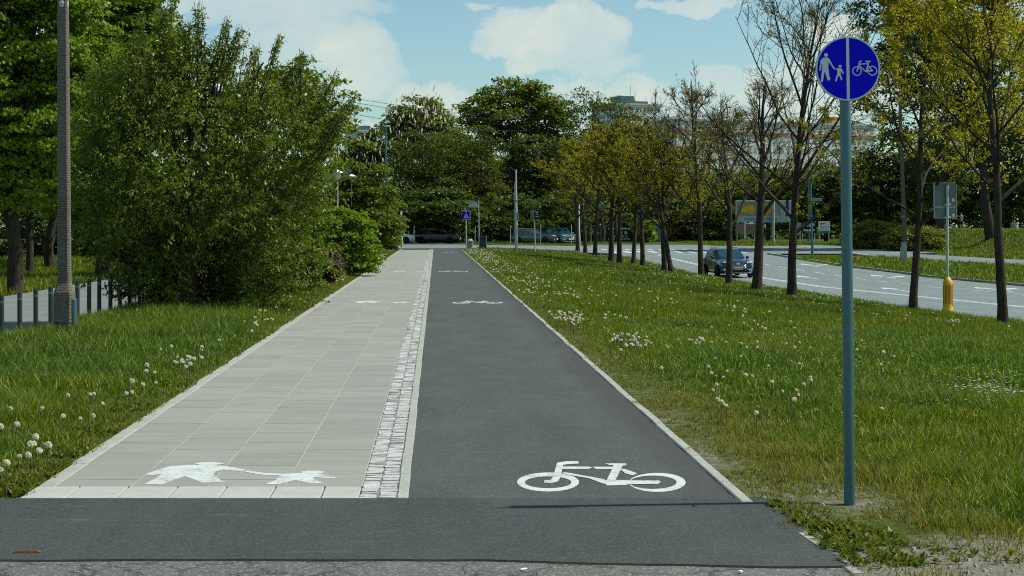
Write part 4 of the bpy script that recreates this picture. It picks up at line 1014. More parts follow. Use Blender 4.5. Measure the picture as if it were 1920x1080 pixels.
# walking towards -x: x is forward negative, y sideways
J = [(0, 0, .95), (.0, 0, 1.12), (-.01, 0, 1.32), (-.02, 0, 1.45), (-.03, 0, 1.53), (-.045, 0, 1.62), (-.05, 0, 1.70),
     (.0, -.09, .90), (-.16, -.10, .50), (-.10, -.10, .10), (-.24, -.10, .045),
     (.0, .09, .90), (.10, .10, .50), (.33, .10, .16), (.24, .10, .06),
     (-.01, -.18, 1.40), (.05, -.22, 1.14), (-.13, -.22, 1.00), (-.22, -.21, .98),
     (-.01, .18, 1.40), (-.06, .22, 1.14), (-.22, .20, 1.02), (-.30, .18, 1.02)]
E = [(0, 1), (1, 2), (2, 3), (3, 4), (4, 5), (5, 6), (0, 7), (7, 8), (8, 9), (9, 10), (0, 11), (11, 12), (12, 13), (13, 14), (3, 15), (15, 16), (16, 17), (17, 18), (3, 19), (19, 20), (20, 21), (21, 22)]
rad = [(.12, .15), (.10, .14), (.11, .16), (.08, .12), .05, (.085, .075), (.075, .065), .09, .062, .042, .035, .09, .062, .042, .035, .055, .042, .034, .028, .055, .042, .034, .028]
skin_mesh('body', J, E, rad, M['skin'], pr)
skin_mesh('shirt', [(0, 0, .93), (0, 0, 1.12), (-.01, 0, 1.32), (-.02, 0, 1.46), (-.01, -.18, 1.40), (.035, -.215, 1.22), (-.01, .18, 1.40), (-.045, .215, 1.22)], [(0, 1), (1, 2), (2, 3), (3, 4), (4, 5), (3, 6), (6, 7)], [(.145, .17), (.125, .16), (.135, .18), (.07, .12), .075, .062, .075, .062], M['shirt'], pr)
skin_mesh('shorts', [(0, 0, .98), (0, 0, .90), (-.0, -.09, .84), (-.13, -.10, .56), (0, .09, .84), (.085, .10, .56)], [(0, 1), (1, 2), (2, 3), (1, 4), (4, 5)], [(.14, .165), (.14, .16), .105, .085, .105, .085], M['shorts'], pr)
skin_mesh('hair', [(-.035, 0, 1.745), (-.01, 0, 1.72), (.02, 0, 1.65)], [(0, 1), (1, 2)], [(.075, .075), (.085, .085), (.06, .07)], M['hair'], pr)
for a, c in (((-.06, -.10, .03), (-.27, -.10, .03)), ((.36, .10, .13), (.21, .10, .035))): skin_mesh('shoe', [a, ((a[0] + c[0]) / 2, a[1], (a[2] + c[2]) / 2), c], [(0, 1), (1, 2)], [.05, .05, .04], M['shoe'], pr)
b = MB(); b.tube([(-.13, -.02, 1.655), (-.155, 0, 1.63), (-.13, .02, 1.63)], [.012, .016, .012], 6); b.build('nose', M['skin'], pr, True)

# ------------------------------------------------------------------ buildings far behind
M['facade'] = simple('pale_facade', (.62, .66, .66), .9, .2, var=.08, sc=.3, bump=0); M['facade2'] = simple('white_tower_render', (.70, .74, .74), .9, .2, var=.06, sc=.3, bump=0)
M['brickband'] = simple('terracotta_band', (.34, .19, .11), .9, .2, var=.15, sc=.6, bump=0); M['ochre'] = simple('ochre_render', (.42, .27, .07), .9, .2, var=.1, sc=.6, bump=0)
M['window'] = mat_glass('window_glass', (.26, .32, .34), .35); M['roof_tar'] = simple('roof_felt', (.10, .12, .13), .9, .2, var=.15, sc=.5, bump=0)
M['roof_red'] = simple('red_roof_tiles', (.20, .07, .04), .9, .2, var=.25, sc=6)
M['roof_pale'] = simple('pale_parapet', (.40, .44, .45), .9, .2, var=.12, sc=.5, bump=0)
def block(name, label, px0, px1, py_top, y, depth, fac, floors, bays, band=None, win_w=.5, rows_hidden=0):
    x0 = (px0 - VX) * y / F; x1 = (px1 - VX) * y / F; H = CH + (VY - py_top) * y / F; w = x1 - x0
    t = thing(name, label, 'apartment block', ((x0 + x1) / 2, y, -.2), R(24)); H += .2
    b = MB(); b.box((0, depth / 2, H / 2), (w, depth, H)); b.build('wall', fac, t)
    b = MB(); b.box((0, depth / 2, H + .25), (w + .6, depth + .6, .5)); b.build('roof', M['roof_pale'], t)
    fh = H / floors; bw = w / bays; k = 0; rest = MB()
    for f in range(floors - 1, -1, -1):
        zc = (f + .55) * fh
        if band and f == floors - 1:
            b = MB(); b.box((0, -.06, f * fh + .0), (w, .12, fh * .32)); b.build('band', band, t)
        for q in range(bays):
            xq = -w / 2 + (q + .5) * bw
            if k < 96:
                b = MB(); b.box((xq, -.03, zc), (bw * win_w, .06, fh * .5)); o = b.build('window', M['window'], t)
            else: rest.box((xq, -.03, zc), (bw * win_w, .06, fh * .5))
            k += 1
    if rest.v: o = rest.build('windows', M['window'], t); o['kind'] = 'stuff'
    return t, w, H
t, w, H = block('apartment_block', 'long pale apartment slab with a terracotta band behind the bare trees', 1236, 1685, 232, 420, 12, M['facade'], 10, 30, M['brickband'])
for px0, px1, py in ((1245, 1330, 226), (1350, 1440, 214), (1450, 1530, 224), (1640, 1690, 224)):
    X0 = (px0 - VX) * 420 / F; X1 = (px1 - VX) * 420 / F; h_ = (232 - py) / F * 420
    b = MB(); b.box(((X0 + X1) / 2 - t.location.x, 6, H + .5 + h_ / 2), (X1 - X0, 6, h_)); b.build('roof_house', M['facade2'], t)
X0 = (1596 - VX) * 420 / F; X1 = (1625 - VX) * 420 / F
b = MB(); b.box(((X0 + X1) / 2 - t.location.x, 5, H + .5 + 1.0), (X1 - X0, 5, 2.0)); b.build('roof_house', M['ochre'], t)
for px in (1270, 1300, 1460, 1575):
    b = MB(); b.tube([((px - VX) * 420 / F - t.location.x, 5, H), ((px - VX) * 420 / F - t.location.x, 5, H + 3.2)], .07, 5); b.build('antenna', M['black'], t)
t, w, H = block('tower_block', 'white residential tower with flat roof rising above the yellow-leaved trees', 1150, 1246, 197, 520, 16, M['facade2'], 14, 12, None, .45)
b = MB(); b.box((-w * .12, 7, H + 1.6), (w * .32, 6, 3.2)); b.build('roof_house', M['galv'], t)
b = MB(); b.box((w * .1, 4, H + 1.0), (w * .5, .3, 1.2)); b.build('railing', M['roof_tar'], t)
for dx, hh in ((.02, 7), (.13, 5.5), (.38, 3.5)):
    b = MB(); b.tube([(w * dx, 6, H), (w * dx, 6, H + hh)], .12, 5); b.build('antenna', M['white_paint'], t)
t, w, H = block('apartment_block', 'small pale block just showing over the trees left of the street light', 672, 704, 247, 480, 12, M['facade'], 9, 5, None)
b = MB(); b.box((w * .2, 5, H + 1.2), (w * .4, 5, 1.6)); b.build('roof_house', M['galv'], t)
# red-roofed house glimpsed between the trees
x, y, z = onground(655, 178); t = thing('house', 'white gabled house with a red roof glimpsed above the lamp heads', 'house', (x, y, 0)); k = y / F
zr_ = CH + (VY - 282) * k; ze = CH + (VY - 318) * k; hw = 2.6
b = MB(); b.prism([(-hw, 0), (hw, 0), (hw, ze), (0, zr_), (-hw, ze)], lambda u, v: (u, 0, v), lambda u, v: (u, 8, v)); b.build('wall', M['facade2'], t)
b = MB()
for s in (-1, 1): b.prism([(0, zr_ + .05), (s * (hw + .4), ze - .3), (s * (hw + .4), ze - .08), (0, zr_ + .28)], lambda u, v: (u, -.4, v), lambda u, v: (u, 8.4, v))
b.build('roof', M['roof_red'], t)
b = MB(); b.box((0, -.02, ze - .9), (1.0, .06, 1.2)); b.build('window', M['window'], t)
# ------------------------------------------------------------------ vegetation helpers
def norm(a): return a / np.maximum(np.linalg.norm(a, axis=-1, keepdims=True), 1e-9)
def leaf_verts(C, D, Nn, L, Wd):
    """rhombic leaves: C base, D long axis, Nn rough normal"""
    D = norm(D); S = norm(np.cross(D, Nn)); U = np.cross(S, D)
    L = np.broadcast_to(np.asarray(L, float), (len(C),))[:, None]; Wd = np.broadcast_to(np.asarray(Wd, float), (len(C),))[:, None]
    V = np.stack([C, C + D * L * .45 + S * Wd * .5 + U * L * .06, C + D * L, C + D * L * .45 - S * Wd * .5 + U * L * .06], 1)
    n = len(C); Fa = np.arange(4 * n).reshape(n, 4)
    return V.reshape(-1, 3), Fa
def leaves_obj(name, C, D, Nn, L, Wd, mat, parent):
    V, Fa = leaf_verts(C, D, Nn, L, Wd); return npmesh(name, V, Fa, mat, parent)
class Wood:
    def __init__(s): s.V = []; s.F = []; s.n = 0
    def path(s, P, r, k=5):
        P = np.asarray(P, float); r = np.asarray(r, float); m = len(P)
        T = norm(np.gradient(P, axis=0)); ref = np.array([.31, .87, .38]) if abs(T[0][2]) > .5 else np.array([.1, .2, .97])
        A = norm(np.cross(T, ref)); B = np.cross(T, A); w = np.arange(k) * 2 * np.pi / k
        ring = P[:, None, :] + (A[:, None, :] * np.cos(w)[None, :, None] + B[:, None, :] * np.sin(w)[None, :, None]) * r[:, None, None]
        i = (np.arange(m - 1)[:, None] * k + np.arange(k)[None, :]).ravel(); j = (np.arange(m - 1)[:, None] * k + (np.arange(k)[None, :] + 1) % k).ravel()
        s.F.append(np.stack([i, j, j + k, i + k], 1) + s.n); s.V.append(ring.reshape(-1, 3)); s.n += m * k
    def build(s, name, mat, parent): return npmesh(name, np.concatenate(s.V), np.concatenate(s.F), mat, parent, True)
def wander(rng, p, d, L, n, wob, up):
    P = [np.array(p, float)]; d = norm(np.array(d, float)); st = L / n
    for i in range(n):
        d = norm(d + rng.normal(0, wob, 3) + np.array([0, 0, up])); P.append(P[-1] + d * st)
    return np.array(P)
def frame_dir(rng, T, ang):
    a = rng.normal(0, 1, 3); a -= T * a.dot(T); a = a / np.linalg.norm(a)
    return T * math.cos(ang) + a * math.sin(ang)

def row_tree(label, x, y, z, H, r0, seed, lean=(0, 0), fork=.3, leaf='leaf_yellow', n_leaf=9, leaf_L=.085, topbare=.5, limbs=13, spread=.62, bark='bark_dark', name='street_tree', group='young street trees in the lawn by the road', bend=.03, twin=False, lowleaf=1.0):
    rng = np.random.default_rng(seed); t = thing(name, label, 'tree', (x, y, z), 0, group); Wd = Wood(); kf = max(1.0, y / 48)
    tips = []
    lv = np.array([lean[0], lean[1], 1.0])
    hf = H * fork
    tr = wander(rng, (0, 0, -.1), lv, H * .93, 16, bend, .02)
    tt = np.linspace(0, 1, 17)
    rad = r0 * np.where(tt < fork, 1.0 - .28 * tt / fork, .72 * (1 - (tt - fork) / (1 - fork)) ** .8) + .010 * kf
    rad[0] *= 1.25
    Wd.path(tr, rad, 9)
    def sub(P, r, L, level):
        """branches off path P (radius r at its start, length L)"""
        m = len(P)
        cnt = {1: int(rng.integers(9, 12)), 2: int(rng.integers(6, 9))}[level]
        for q in range(cnt):
            f = rng.uniform(.22, .98); i = min(int(f * (m - 1)), m - 2); T = norm(P[i + 1] - P[i])
            d = frame_dir(rng, T, rng.uniform(.45, .95)); l2 = L * rng.uniform(.32, .55) * (1.15 - .6 * f)
            n = 5 if level == 1 else 4
            Q = wander(rng, P[i] + (P[i + 1] - P[i]) * rng.random(), d, max(l2, .3), n, .16, .05)
            rr_ = max(r * (1 - f) * .6, .010 * kf if level == 1 else .0065 * kf)
            Wd.path(Q, np.linspace(rr_, .0045 * kf, n + 1), 4 if level == 1 else 3)
            if level == 1: sub(Q, rr_, l2, 2)
            tips.append(Q)
        tips.append(P[m // 2:])
    for q in range(limbs):
        f = fork * .92 + (1 - fork) * .86 * (q + rng.random() * .8) / limbs
        i = min(int(f * 16), 15); T = norm(tr[i + 1] - tr[i]); p = tr[i] + (tr[i + 1] - tr[i]) * (f * 16 - i)
        az = q * 2.4 + rng.uniform(-.5, .5); el = rng.uniform(.55, .95) if f < .55 else rng.uniform(.75, 1.2)
        d = np.array([math.cos(az) * math.cos(el), math.sin(az) * math.cos(el), math.sin(el)])
        L = (H * (1 - f) * spread + .5) * rng.uniform(.8, 1.05); L = min(L, H * .46)
        P = wander(rng, p, d, L, 8, .09, .05); r = rad[i] * rng.uniform(.42, .62)
        Wd.path(P, np.linspace(r, .008 * kf, 9), 5); sub(P, r, L, 1)
    Wd.build('trunk', M[bark], t)
    C, D = [], []
    for Q in tips:
        zf_ = Q[-1][2] / H; dens = n_leaf * .95 * (lowleaf if zf_ < topbare else .42 * lowleaf)
        k = rng.poisson(dens)
        if k == 0: continue
        # young leaves sit in little tufts along the twig
        nt_ = max(1, k // 4); s_t = rng.uniform(.15, 1, nt_)
        s = np.repeat(s_t, 4)[:max(k, 1)] * (len(Q) - 1); i = np.minimum(s.astype(int), len(Q) - 2); fr = (s - i)[:, None]
        C.append(Q[i] * (1 - fr) + Q[i + 1] * fr + rng.normal(0, .035, (len(s), 3))); D.append(rng.normal(0, 1, (len(s), 3)) + np.array([0, 0, .1]))
    C = np.concatenate(C); D = np.concatenate(D); n = len(C)
    low = C[:, 2] / H < topbare + rng.normal(0, .09, n)
    Nn = rng.normal(0, .6, (n, 3)) + np.array([0, 0, 1.0])
    sz = leaf_L * .72 * rng.uniform(.6, 1.25, n) * np.where(low, 1, .8)
    V, Fa = leaf_verts(C, D, Nn, sz, sz * .72)
    o = npmesh('crown', V, Fa, [M[leaf], M['leaf_bud']], t)
    o.data.polygons.foreach_set('material_index', np.where(low, 0, 1).astype(np.int32))
    return t

def px_ell(lst, y, base, ky=.8):
    """crown lobes given in picture pixels at distance y, as local ellipsoids"""
    out = []
    for e in lst:
        px, py, rx, ry = e[:4]; dy = e[4] if len(e) > 4 else 0
        p = W(px, py, y + dy); k = (y + dy) / F
        out.append((p - np.array(base), np.array([rx * k, (rx + ry) / 2 * k * ky, ry * k])))
    return out
def sample_lobes(rng, lobes, n, inner=.35):
    vol = np.array([np.prod(r) ** .72 for c, r in lobes]); which = rng.choice(len(lobes), n, p=vol / vol.sum())
    d = norm(rng.normal(0, 1, (n, 3))); rad = inner + (1 - inner) * rng.random(n) ** .5
    c = np.array([c for c, r in lobes])[which]; r = np.array([r for c, r in lobes])[which]
    return c + d * rad[:, None] * r, d, which
def limbs_to(Wd, rng, base, top, targets, r0, k=4, kr=.28):
    for T in targets:
        f = rng.uniform(.35, 1); p = base + (top - base) * f; v = T - p; L = np.linalg.norm(v)
        mid = p + v * .5 + rng.normal(0, .06 * L, 3) + np.array([0, 0, .06 * L]); ts = np.linspace(0, 1, 6)[:, None]
        Q = p * (1 - ts) ** 2 + 2 * mid * ts * (1 - ts) + T * ts ** 2
        Wd.path(Q, np.linspace(max(r0 * kr * (1.1 - f * .5), .02), .012, 6), k)
def clump_tree(name, label, base, lobes, seed, trunk_h, r0, leaf, bark, clumps, per, cr, L, trunks=((0, 0),), n_limbs=40, inner=.35, flat=.6, second=None, aspect=.75, group=None, lean=(0, 0), droop=0.0, cat='tree', bare_twigs=0, kind_crown='crown', face=(.55, .75, 0)):
    rng = np.random.default_rng(seed); t = thing(name, label, cat, base, 0, group)
    C, d, wh = sample_lobes(rng, lobes, clumps, inner)
    C[:, 2] = np.maximum(C[:, 2], .25)
    Wd = Wood(); ctr = np.mean([c for c, r in lobes], 0)
    for q, (tx, ty) in enumerate(trunks):
        top = np.array([tx + lean[0] + (ctr[0] - tx) * .25, ty + lean[1], trunk_h]); b0 = np.array([tx, ty, -.2])
        ts = np.linspace(0, 1, 7)[:, None]; P = b0 + (top - b0) * ts + rng.normal(0, .05 * trunk_h ** .5, (7, 3)) * np.sin(ts * 3.14)
        r = r0 * (1 if q == 0 else rng.uniform(.5, .9)); Wd.path(P, r * np.linspace(1.15, .6, 7), 9)
        sel = C[rng.choice(len(C), min(n_limbs // len(trunks), len(C)), replace=False)]
        limbs_to(Wd, rng, P[3], P[-1], sel, r)
        if bare_twigs:
            for T in C[rng.choice(len(C), bare_twigs // len(trunks))]:
                Q = wander(rng, T, rng.normal(0, 1, 3) + np.array([0, 0, .8]), rng.uniform(.8, 1.8), 4, .2, .05); Wd.path(Q, np.linspace(.03, .012, 5), 3)
    Wd.build('trunk', M[bark], t)
    sc = rng.uniform(.6, 1.3, clumps); idx = np.repeat(np.arange(clumps), rng.poisson(per * sc ** 2, clumps)); n = len(idx)
    # each clump is a little dome: leaves hang over its upper, outer side
    g = norm(rng.normal(0, 1, (n, 3))); g[:, 2] = np.abs(g[:, 2]) * .9 - .25; g += d[idx] * .35
    P = C[idx] + g * np.array([cr, cr, cr * flat]) * sc[idx][:, None] * (rng.random(n) ** .4)[:, None]
    Nn = norm(g * face[0] + d[idx] * face[2] + np.array([0, 0, face[1]]) + rng.normal(0, .4, (n, 3)))
    D = np.cross(Nn, rng.normal(0, 1, (n, 3))) + np.array([0, 0, -droop]) + g * .4
    P[:, 2] = np.maximum(P[:, 2], .03)
    sz = L * rng.uniform(.6, 1.25, n)
    V, Fa = leaf_verts(P, D, Nn, sz, sz * aspect)
    mats = [M[leaf]]
    o = npmesh(kind_crown, V, Fa, mats, t)
    return t, C, d

def W3(px, py, y): return W(px, py, y)
# ------------------------------------------------------------------ trees in two rows between path and road
rows = [  # px, py of the foot, height, trunk radius, seed, lean, fork, leaves, bare above, limbs, label
 (1083, 470, 8.2, .15, 1, (0, 0), .28, 8, .95, 11, 'farthest young yellow-leaved tree in the lawn row, nearest the junction'),
 (1097, 474, 8.0, .14, 2, (.02, 0), .3, 8, .95, 11, 'slender yellow-leaved tree second from the far end of the lawn row'),
 (1115, 483, 8.4, .15, 3, (-.01, 0), .3, 8, .9, 11, 'yellow-leaved tree third from the far end, on its own straight trunk'),
 (1146, 492, 8.3, .18, 4, (.01, 0), .28, 9, .92, 12, 'yellow-leaved tree with a stout trunk, left one of the close far pair'),
 (1161, 495, 8.4, .15, 5, (.02, 0), .3, 8, .9, 12, 'yellow-leaved tree right behind the stout trunk of the close far pair'),
 (1187, 497, 8.0, .13, 6, (.03, 0), .3, 8, .88, 11, 'slim tree leaning slightly right between the close far pair and the forked trunks'),
 (1205, 501, 8.3, .14, 7, (0, 0), .3, 8, .88, 11, 'slim straight tree just left of the two crossing trunks'),
 (1246, 510, 7.6, .15, 8, (.01, 0), .24, 7, .85, 12, 'straight tree whose trunk stands beside the slanting one, green-yellow crown'),
 (1260, 513, 7.6, .14, 9, (-.16, .03), .24, 7, .85, 12, 'slanting trunk leaning left across its straight neighbour'),
 (1315, 518, 9.9, .15, 10, (-.01, 0), .30, 6, .6, 15, 'half-bare tree left of the dark car with yellow leaves low down'),
 (1366, 535, 8.2, .145, 11, (.05, 0), .36, 7, .62, 11, 'shorter leaning tree standing in front of the dark car'),
 (1419, 546, 9.0, .2, 12, (.05, 0), .36, 5, .55, 12, 'thick bent trunk right beside the dark car, nearly bare crown'),
 (1485, 559, 11.4, .165, 13, (-.075, .0), .22, 6, .5, 19, 'tall nearly bare tree with many fine upswept branches left of the blue sign')]
for px, py, H, r, sd, ln, fk, nl, tb, lb, lab in rows:
    x, y, z = hit(px, py)
    row_tree(lab, x, y, z, H * (1.2 if py < 519 else 1.04), r, sd, ln, fk, 'leaf_yellow', nl * (1.7 if py < 515 else 1.3), .075 + .0006 * y, tb, lb, 1.0 if py == 559 else .72)
x, y, z = hit(1712, 583); row_tree('broad yellow-leaved tree between the blue sign and the yellow bollard', x, y, z, 11.5, .13, 21, (.03, 0), .27, 'leaf_yellow', 24, .12, .95, 18, .85)
x, y, z = hit(1881, 609); row_tree('rough-barked yellow-leaved tree at the right edge with a long bare trunk', x, y, z, 10.8, .13, 22, (.0, 0), .36, 'leaf_yellow', 17, .105, .95, 15, .7)

# ------------------------------------------------------------------ the big drooping tree left of the path
x, y, z = onground(350, 32.4); base = np.array([x, y, 0.0])
ta = thing('broadleaf_tree', 'big bushy tree with drooping light green leaves leaning over the left verge', 'tree', tuple(base))
rng = np.random.default_rng(77)
lob = px_ell([(360, 335, 215, 165), (415, 235, 140, 105), (500, 300, 115, 140), (300, 190, 110, 110), (255, 440, 90, 110), (430, 470, 160, 100, .3), (540, 420, 75, 120, 1.0), (330, 130, 45, 60), (430, 150, 50, 50), (535, 195, 50, 45), (215, 300, 70, 120, .6), (230, 200, 70, 90, .8), (590, 250, 45, 60, .5), (330, 520, 100, 50, -.2), (500, 520, 80, 45, .5)], y, base, 1.0)
P0, dd, wh = sample_lobes(rng, lob, 8600, .3)
kp = vnoise(P0[:, 0] + P0[:, 1] * .8 + 40, P0[:, 2] * 1.2 + P0[:, 1] * .5 + 20, .75) * .6 + vnoise(P0[:, 0] - P0[:, 1], P0[:, 2] + 9, .35) * .4 > .42
P0, dd, wh = P0[kp], dd[kp], wh[kp]
spk = [(322, 95, 296, 2), (345, 100, 352, 30), (400, 110, 425, 25), (418, 130, 448, 42), (492, 130, 523, 58), (560, 150, 570, 90), (595, 190, 632, 126), (625, 190, 668, 172), (600, 240, 648, 205), (375, 90, 376, 0), (300, 60, 330, -20), (470, 150, 480, 80), (520, 160, 560, 100), (255, 60, 262, 10)]
S0 = []; S1 = []
for a, b_, c, d_ in spk:
    for q in range(10):
        dz = rng.uniform(-.5, .5); S0.append(W(a + rng.normal(0, 11), b_ + 40 + rng.normal(0, 10), y + dz) - base); S1.append(W(c + rng.normal(0, 7), d_ + abs(rng.normal(0, 9)), y + dz) - base)
S0 = np.array(S0); S1 = np.array(S1)
D0 = norm(dd * .55 + np.array([0.12, 0, .5]) + rng.normal(0, .35, P0.shape)); Ls = rng.uniform(.35, .75, len(P0))
A = np.concatenate([P0, S0]); B = np.concatenate([P0 + D0 * Ls[:, None], S1]); LL = np.linalg.norm(B - A, axis=1)
cnt = np.maximum(rng.poisson(LL * 30), 6); idx = np.repeat(np.arange(len(A)), cnt); n = len(idx); tt = rng.random(n) ** .8
droop = -.22 * LL[idx] * tt ** 2.2 * np.where(idx < len(P0), 1, .35)
C = A[idx] + (B - A)[idx] * tt[:, None] + np.stack([0 * tt, 0 * tt, droop], 1) + rng.normal(0, .02, (n, 3))
side = rng.normal(0, 1, (n, 3)); Dl = norm((B - A)[idx]) * .45 + side * .5 + np.array([0, 0, -.75])
Nn = rng.normal(0, 1, (n, 3)) + np.array([.5, -.2, .5]); sz = rng.uniform(.055, .105, n)
pxl = VX + (C[:, 0] + base[0]) * F / (C[:, 1] + base[1]); pyl = VY - (C[:, 2] - CH) * F / (C[:, 1] + base[1])
ok = (C[:, 2] > .1) & ~((np.hypot(pxl - 406, pyl - 168) < 15) & (C[:, 1] + base[1] < 33.5))
leaves_obj('crown', C[ok], Dl[ok], Nn[ok], sz[ok], sz[ok] * .42, M['leaf_cherry'], ta)
Wd = Wood()
Wd.path(np.array([[0, 0, -.15], [.02, 0, .3], [.06, .0, .9], [.02, 0, 1.5], [.1, 0, 2.1]]), [.24, .19, .165, .15, .13], 10)
limb_px = [((360, 430), (385, 330), (455, 220), (505, 165)), ((352, 440), (300, 330), (215, 240)), ((362, 420), (357, 260), (390, 160), (430, 60)), ((357, 400), (320, 240), (318, 120)), ((365, 440), (450, 330), (580, 230), (640, 190)),
           ((368, 300), (400, 170), (410, 120)), ((360, 460), (480, 420), (560, 380)), ((350, 470), (260, 430), (210, 400)), ((362, 300), (345, 200), (300, 100)), ((430, 250), (470, 180), (490, 120))]
for L in limb_px:
    P = np.array([W(a, b_, y + rng.uniform(-.15, .15)) - base for a, b_ in L]); ts = np.linspace(0, len(L) - 1, 12); Q = np.stack([np.interp(ts, np.arange(len(L)), P[:, k]) for k in range(3)], 1) + rng.normal(0, .02, (12, 3))
    Wd.path(Q, np.linspace(.065, .015, 12), 6)
for i in list(rng.choice(len(P0), 420, replace=False)):
    Q = np.stack([A[i] + (B[i] - A[i]) * f + np.array([0, 0, -.22 * LL[i] * max(f, 0) ** 2.2]) for f in (-.8, -.3, .2, .6, 1.0)]); Wd.path(Q, [.016, .012, .009, .006, .004], 3)
for i in range(len(S0)):
    Q = np.stack([S0[i] + (S1[i] - S0[i]) * f for f in (-.15, .2, .6, 1.0)]); Wd.path(Q, [.012, .009, .006, .003], 4)
Wd.build('trunk', M['bark_dark'], ta)

# ------------------------------------------------------------------ other trees and bushes on the left
def T(name, label, px, y, lobes, *a, **k):
    x, yy_, z = onground(px, y); base = (x, y, z)
    return clump_tree(name, label, base, px_ell(lobes, y, base, k.pop('ky', .8)), *a, **k)
T('maple_tree', 'tall maple with bright lit leaf clumps at the left edge of the photo', 30, 49, [(40, 200, 130, 150), (-60, 120, 130, 160), (60, 60, 150, 110), (30, 320, 95, 60), (-40, 330, 100, 80), (110, 90, 70, 120), (-30, -60, 180, 110)], 31, 4.2, .24, 'leaf_maple', 'bark_dark', 620, 170, .62, .135, n_limbs=40, aspect=.9, face=(.8, .35, .6))
T('maple_tree', 'dark green maple rising behind the big bushy tree, right of the lamp column', 190, 62, [(200, 80, 120, 130), (240, 30, 80, 90), (150, 200, 80, 130), (260, 150, 90, 130), (180, 330, 120, 110), (300, 300, 100, 130), (160, -40, 130, 70), (290, 90, 50, 80), (270, 20, 45, 60)], 32, 4.2, .26, 'leaf_maple', 'bark_dark', 650, 150, .65, .155, n_limbs=40, aspect=.9, face=(.8, .35, .6))
for i, (px, yd, r0, h) in enumerate(((-20, 63, .2, 6), (55, 66, .15, 6), (95, 70, .22, 6.5), (128, 74, .15, 6))):
    lab = ['thick leaning trunk at the very left edge beyond the side street', 'slim dark trunk next to the left edge beyond the side street', 'dark trunk just left of the lamp column beyond the side street', 'dark trunk behind the lamp column beyond the side street'][i]
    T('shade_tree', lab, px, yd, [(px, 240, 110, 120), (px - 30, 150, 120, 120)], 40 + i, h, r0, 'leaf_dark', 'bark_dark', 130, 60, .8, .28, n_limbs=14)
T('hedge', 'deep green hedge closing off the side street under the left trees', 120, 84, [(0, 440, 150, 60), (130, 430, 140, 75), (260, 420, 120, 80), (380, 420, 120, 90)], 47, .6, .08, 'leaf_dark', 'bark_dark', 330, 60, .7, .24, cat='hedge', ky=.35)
T('chestnut_tree', 'dark horse chestnut behind the big bushy tree, right of its crown', 600, 92, [(600, 200, 65, 75), (560, 170, 50, 60), (640, 255, 36, 40), (590, 300, 70, 80), (500, 260, 100, 130)], 33, 4.5, .28, 'leaf_mid', 'bark_dark', 230, 60, .75, .26, n_limbs=30)
T('bush', 'dense round dark green bush along the left edge of the footpath', 655, 55.5, [(655, 450, 48, 55), (630, 430, 42, 40), (680, 475, 38, 38), (640, 490, 45, 35)], 34, .8, .07, 'leaf_maple', 'bark_brown', 240, 85, .32, .12, cat='bush', n_limbs=25, ky=1.0)
T('bush', 'low dark green shrub growing round the foot of the big bushy tree beside the bollards', 300, 33.6, [(270, 520, 60, 50), (330, 500, 70, 60), (400, 530, 60, 50), (250, 470, 50, 60), (430, 480, 60, 60), (360, 440, 90, 50)], 76, .6, .04, 'leaf_cherry', 'bark_brown', 330, 75, .3, .095, cat='bush', n_limbs=30, ky=.7, aspect=.45)
T('bush', 'purple-leaved low shrub in front of the dense green bush', 608, 44.0, [(608, 505, 30, 32), (596, 520, 24, 18), (618, 490, 18, 20)], 35, .5, .03, 'leaf_purple', 'bark_brown', 80, 60, .2, .085, cat='bush', n_limbs=20, ky=1.0)
T('bush', 'loose green shrub at the foot of the big bushy tree beside the purple one', 520, 39.0, [(520, 510, 70, 45), (460, 520, 50, 45), (565, 490, 40, 50)], 36, .6, .04, 'leaf_cherry', 'bark_brown', 190, 70, .3, .10, cat='bush', n_limbs=25, ky=.8)
T('shrub_tree', 'tall light green shrub below the lamp heads left of the footpath', 685, 92, [(690, 400, 52, 70), (655, 390, 50, 55), (720, 430, 28, 35), (640, 420, 60, 70), (700, 345, 28, 40)], 37, 1.5, .12, 'leaf_mid', 'bark_brown', 330, 75, .5, .19, n_limbs=30, ky=.9, bare_twigs=30)
T('shrub_tree', 'light green bush closest to the end of the footpath beside the pale post', 725, 112, [(728, 425, 24, 32), (712, 450, 30, 20), (735, 455, 14, 10), (705, 405, 26, 40)], 38, .8, .08, 'leaf_mid', 'bark_brown', 150, 70, .5, .2, cat='bush', n_limbs=20, ky=.9)

# ------------------------------------------------------------------ trees behind the junction
tch, C, d = T('chestnut_tree', 'rounded horse chestnut covered in white blossom candles behind the junction', 785, 188, [(780, 235, 55, 50), (755, 270, 40, 40), (815, 255, 40, 50), (790, 300, 60, 50)], 50, 5, .4, 'leaf_mid', 'bark_dark', 340, 55, 1.2, .42, n_limbs=20)
rng = np.random.default_rng(3); sel = C[(rng.random(len(C)) < .9)]; sel = np.repeat(sel, 2, 0) + rng.normal(0, .9, (len(sel) * 2, 3)) + np.array([0, -1.7, .15]); n = len(sel)
o = leaves_obj('blossom', sel, np.tile([0, 0, 1.0], (n, 1)) + rng.normal(0, .12, (n, 3)), np.tile([0.75, -.6, .3], (n, 1)), rng.uniform(.45, .75, n), .24, M['blossom'], tch); o['kind'] = 'stuff'
tch, C, d = T('chestnut_tree', 'smaller flowering horse chestnut left of the street light', 700, 176, [(700, 285, 34, 34), (685, 300, 36, 32), (720, 320, 30, 50)], 51, 4, .35, 'leaf_dark', 'bark_dark', 130, 50, 1.1, .4, n_limbs=16)
sel = C[(rng.random(len(C)) < .8)] + np.array([0, -1.6, .1]); n = len(sel)
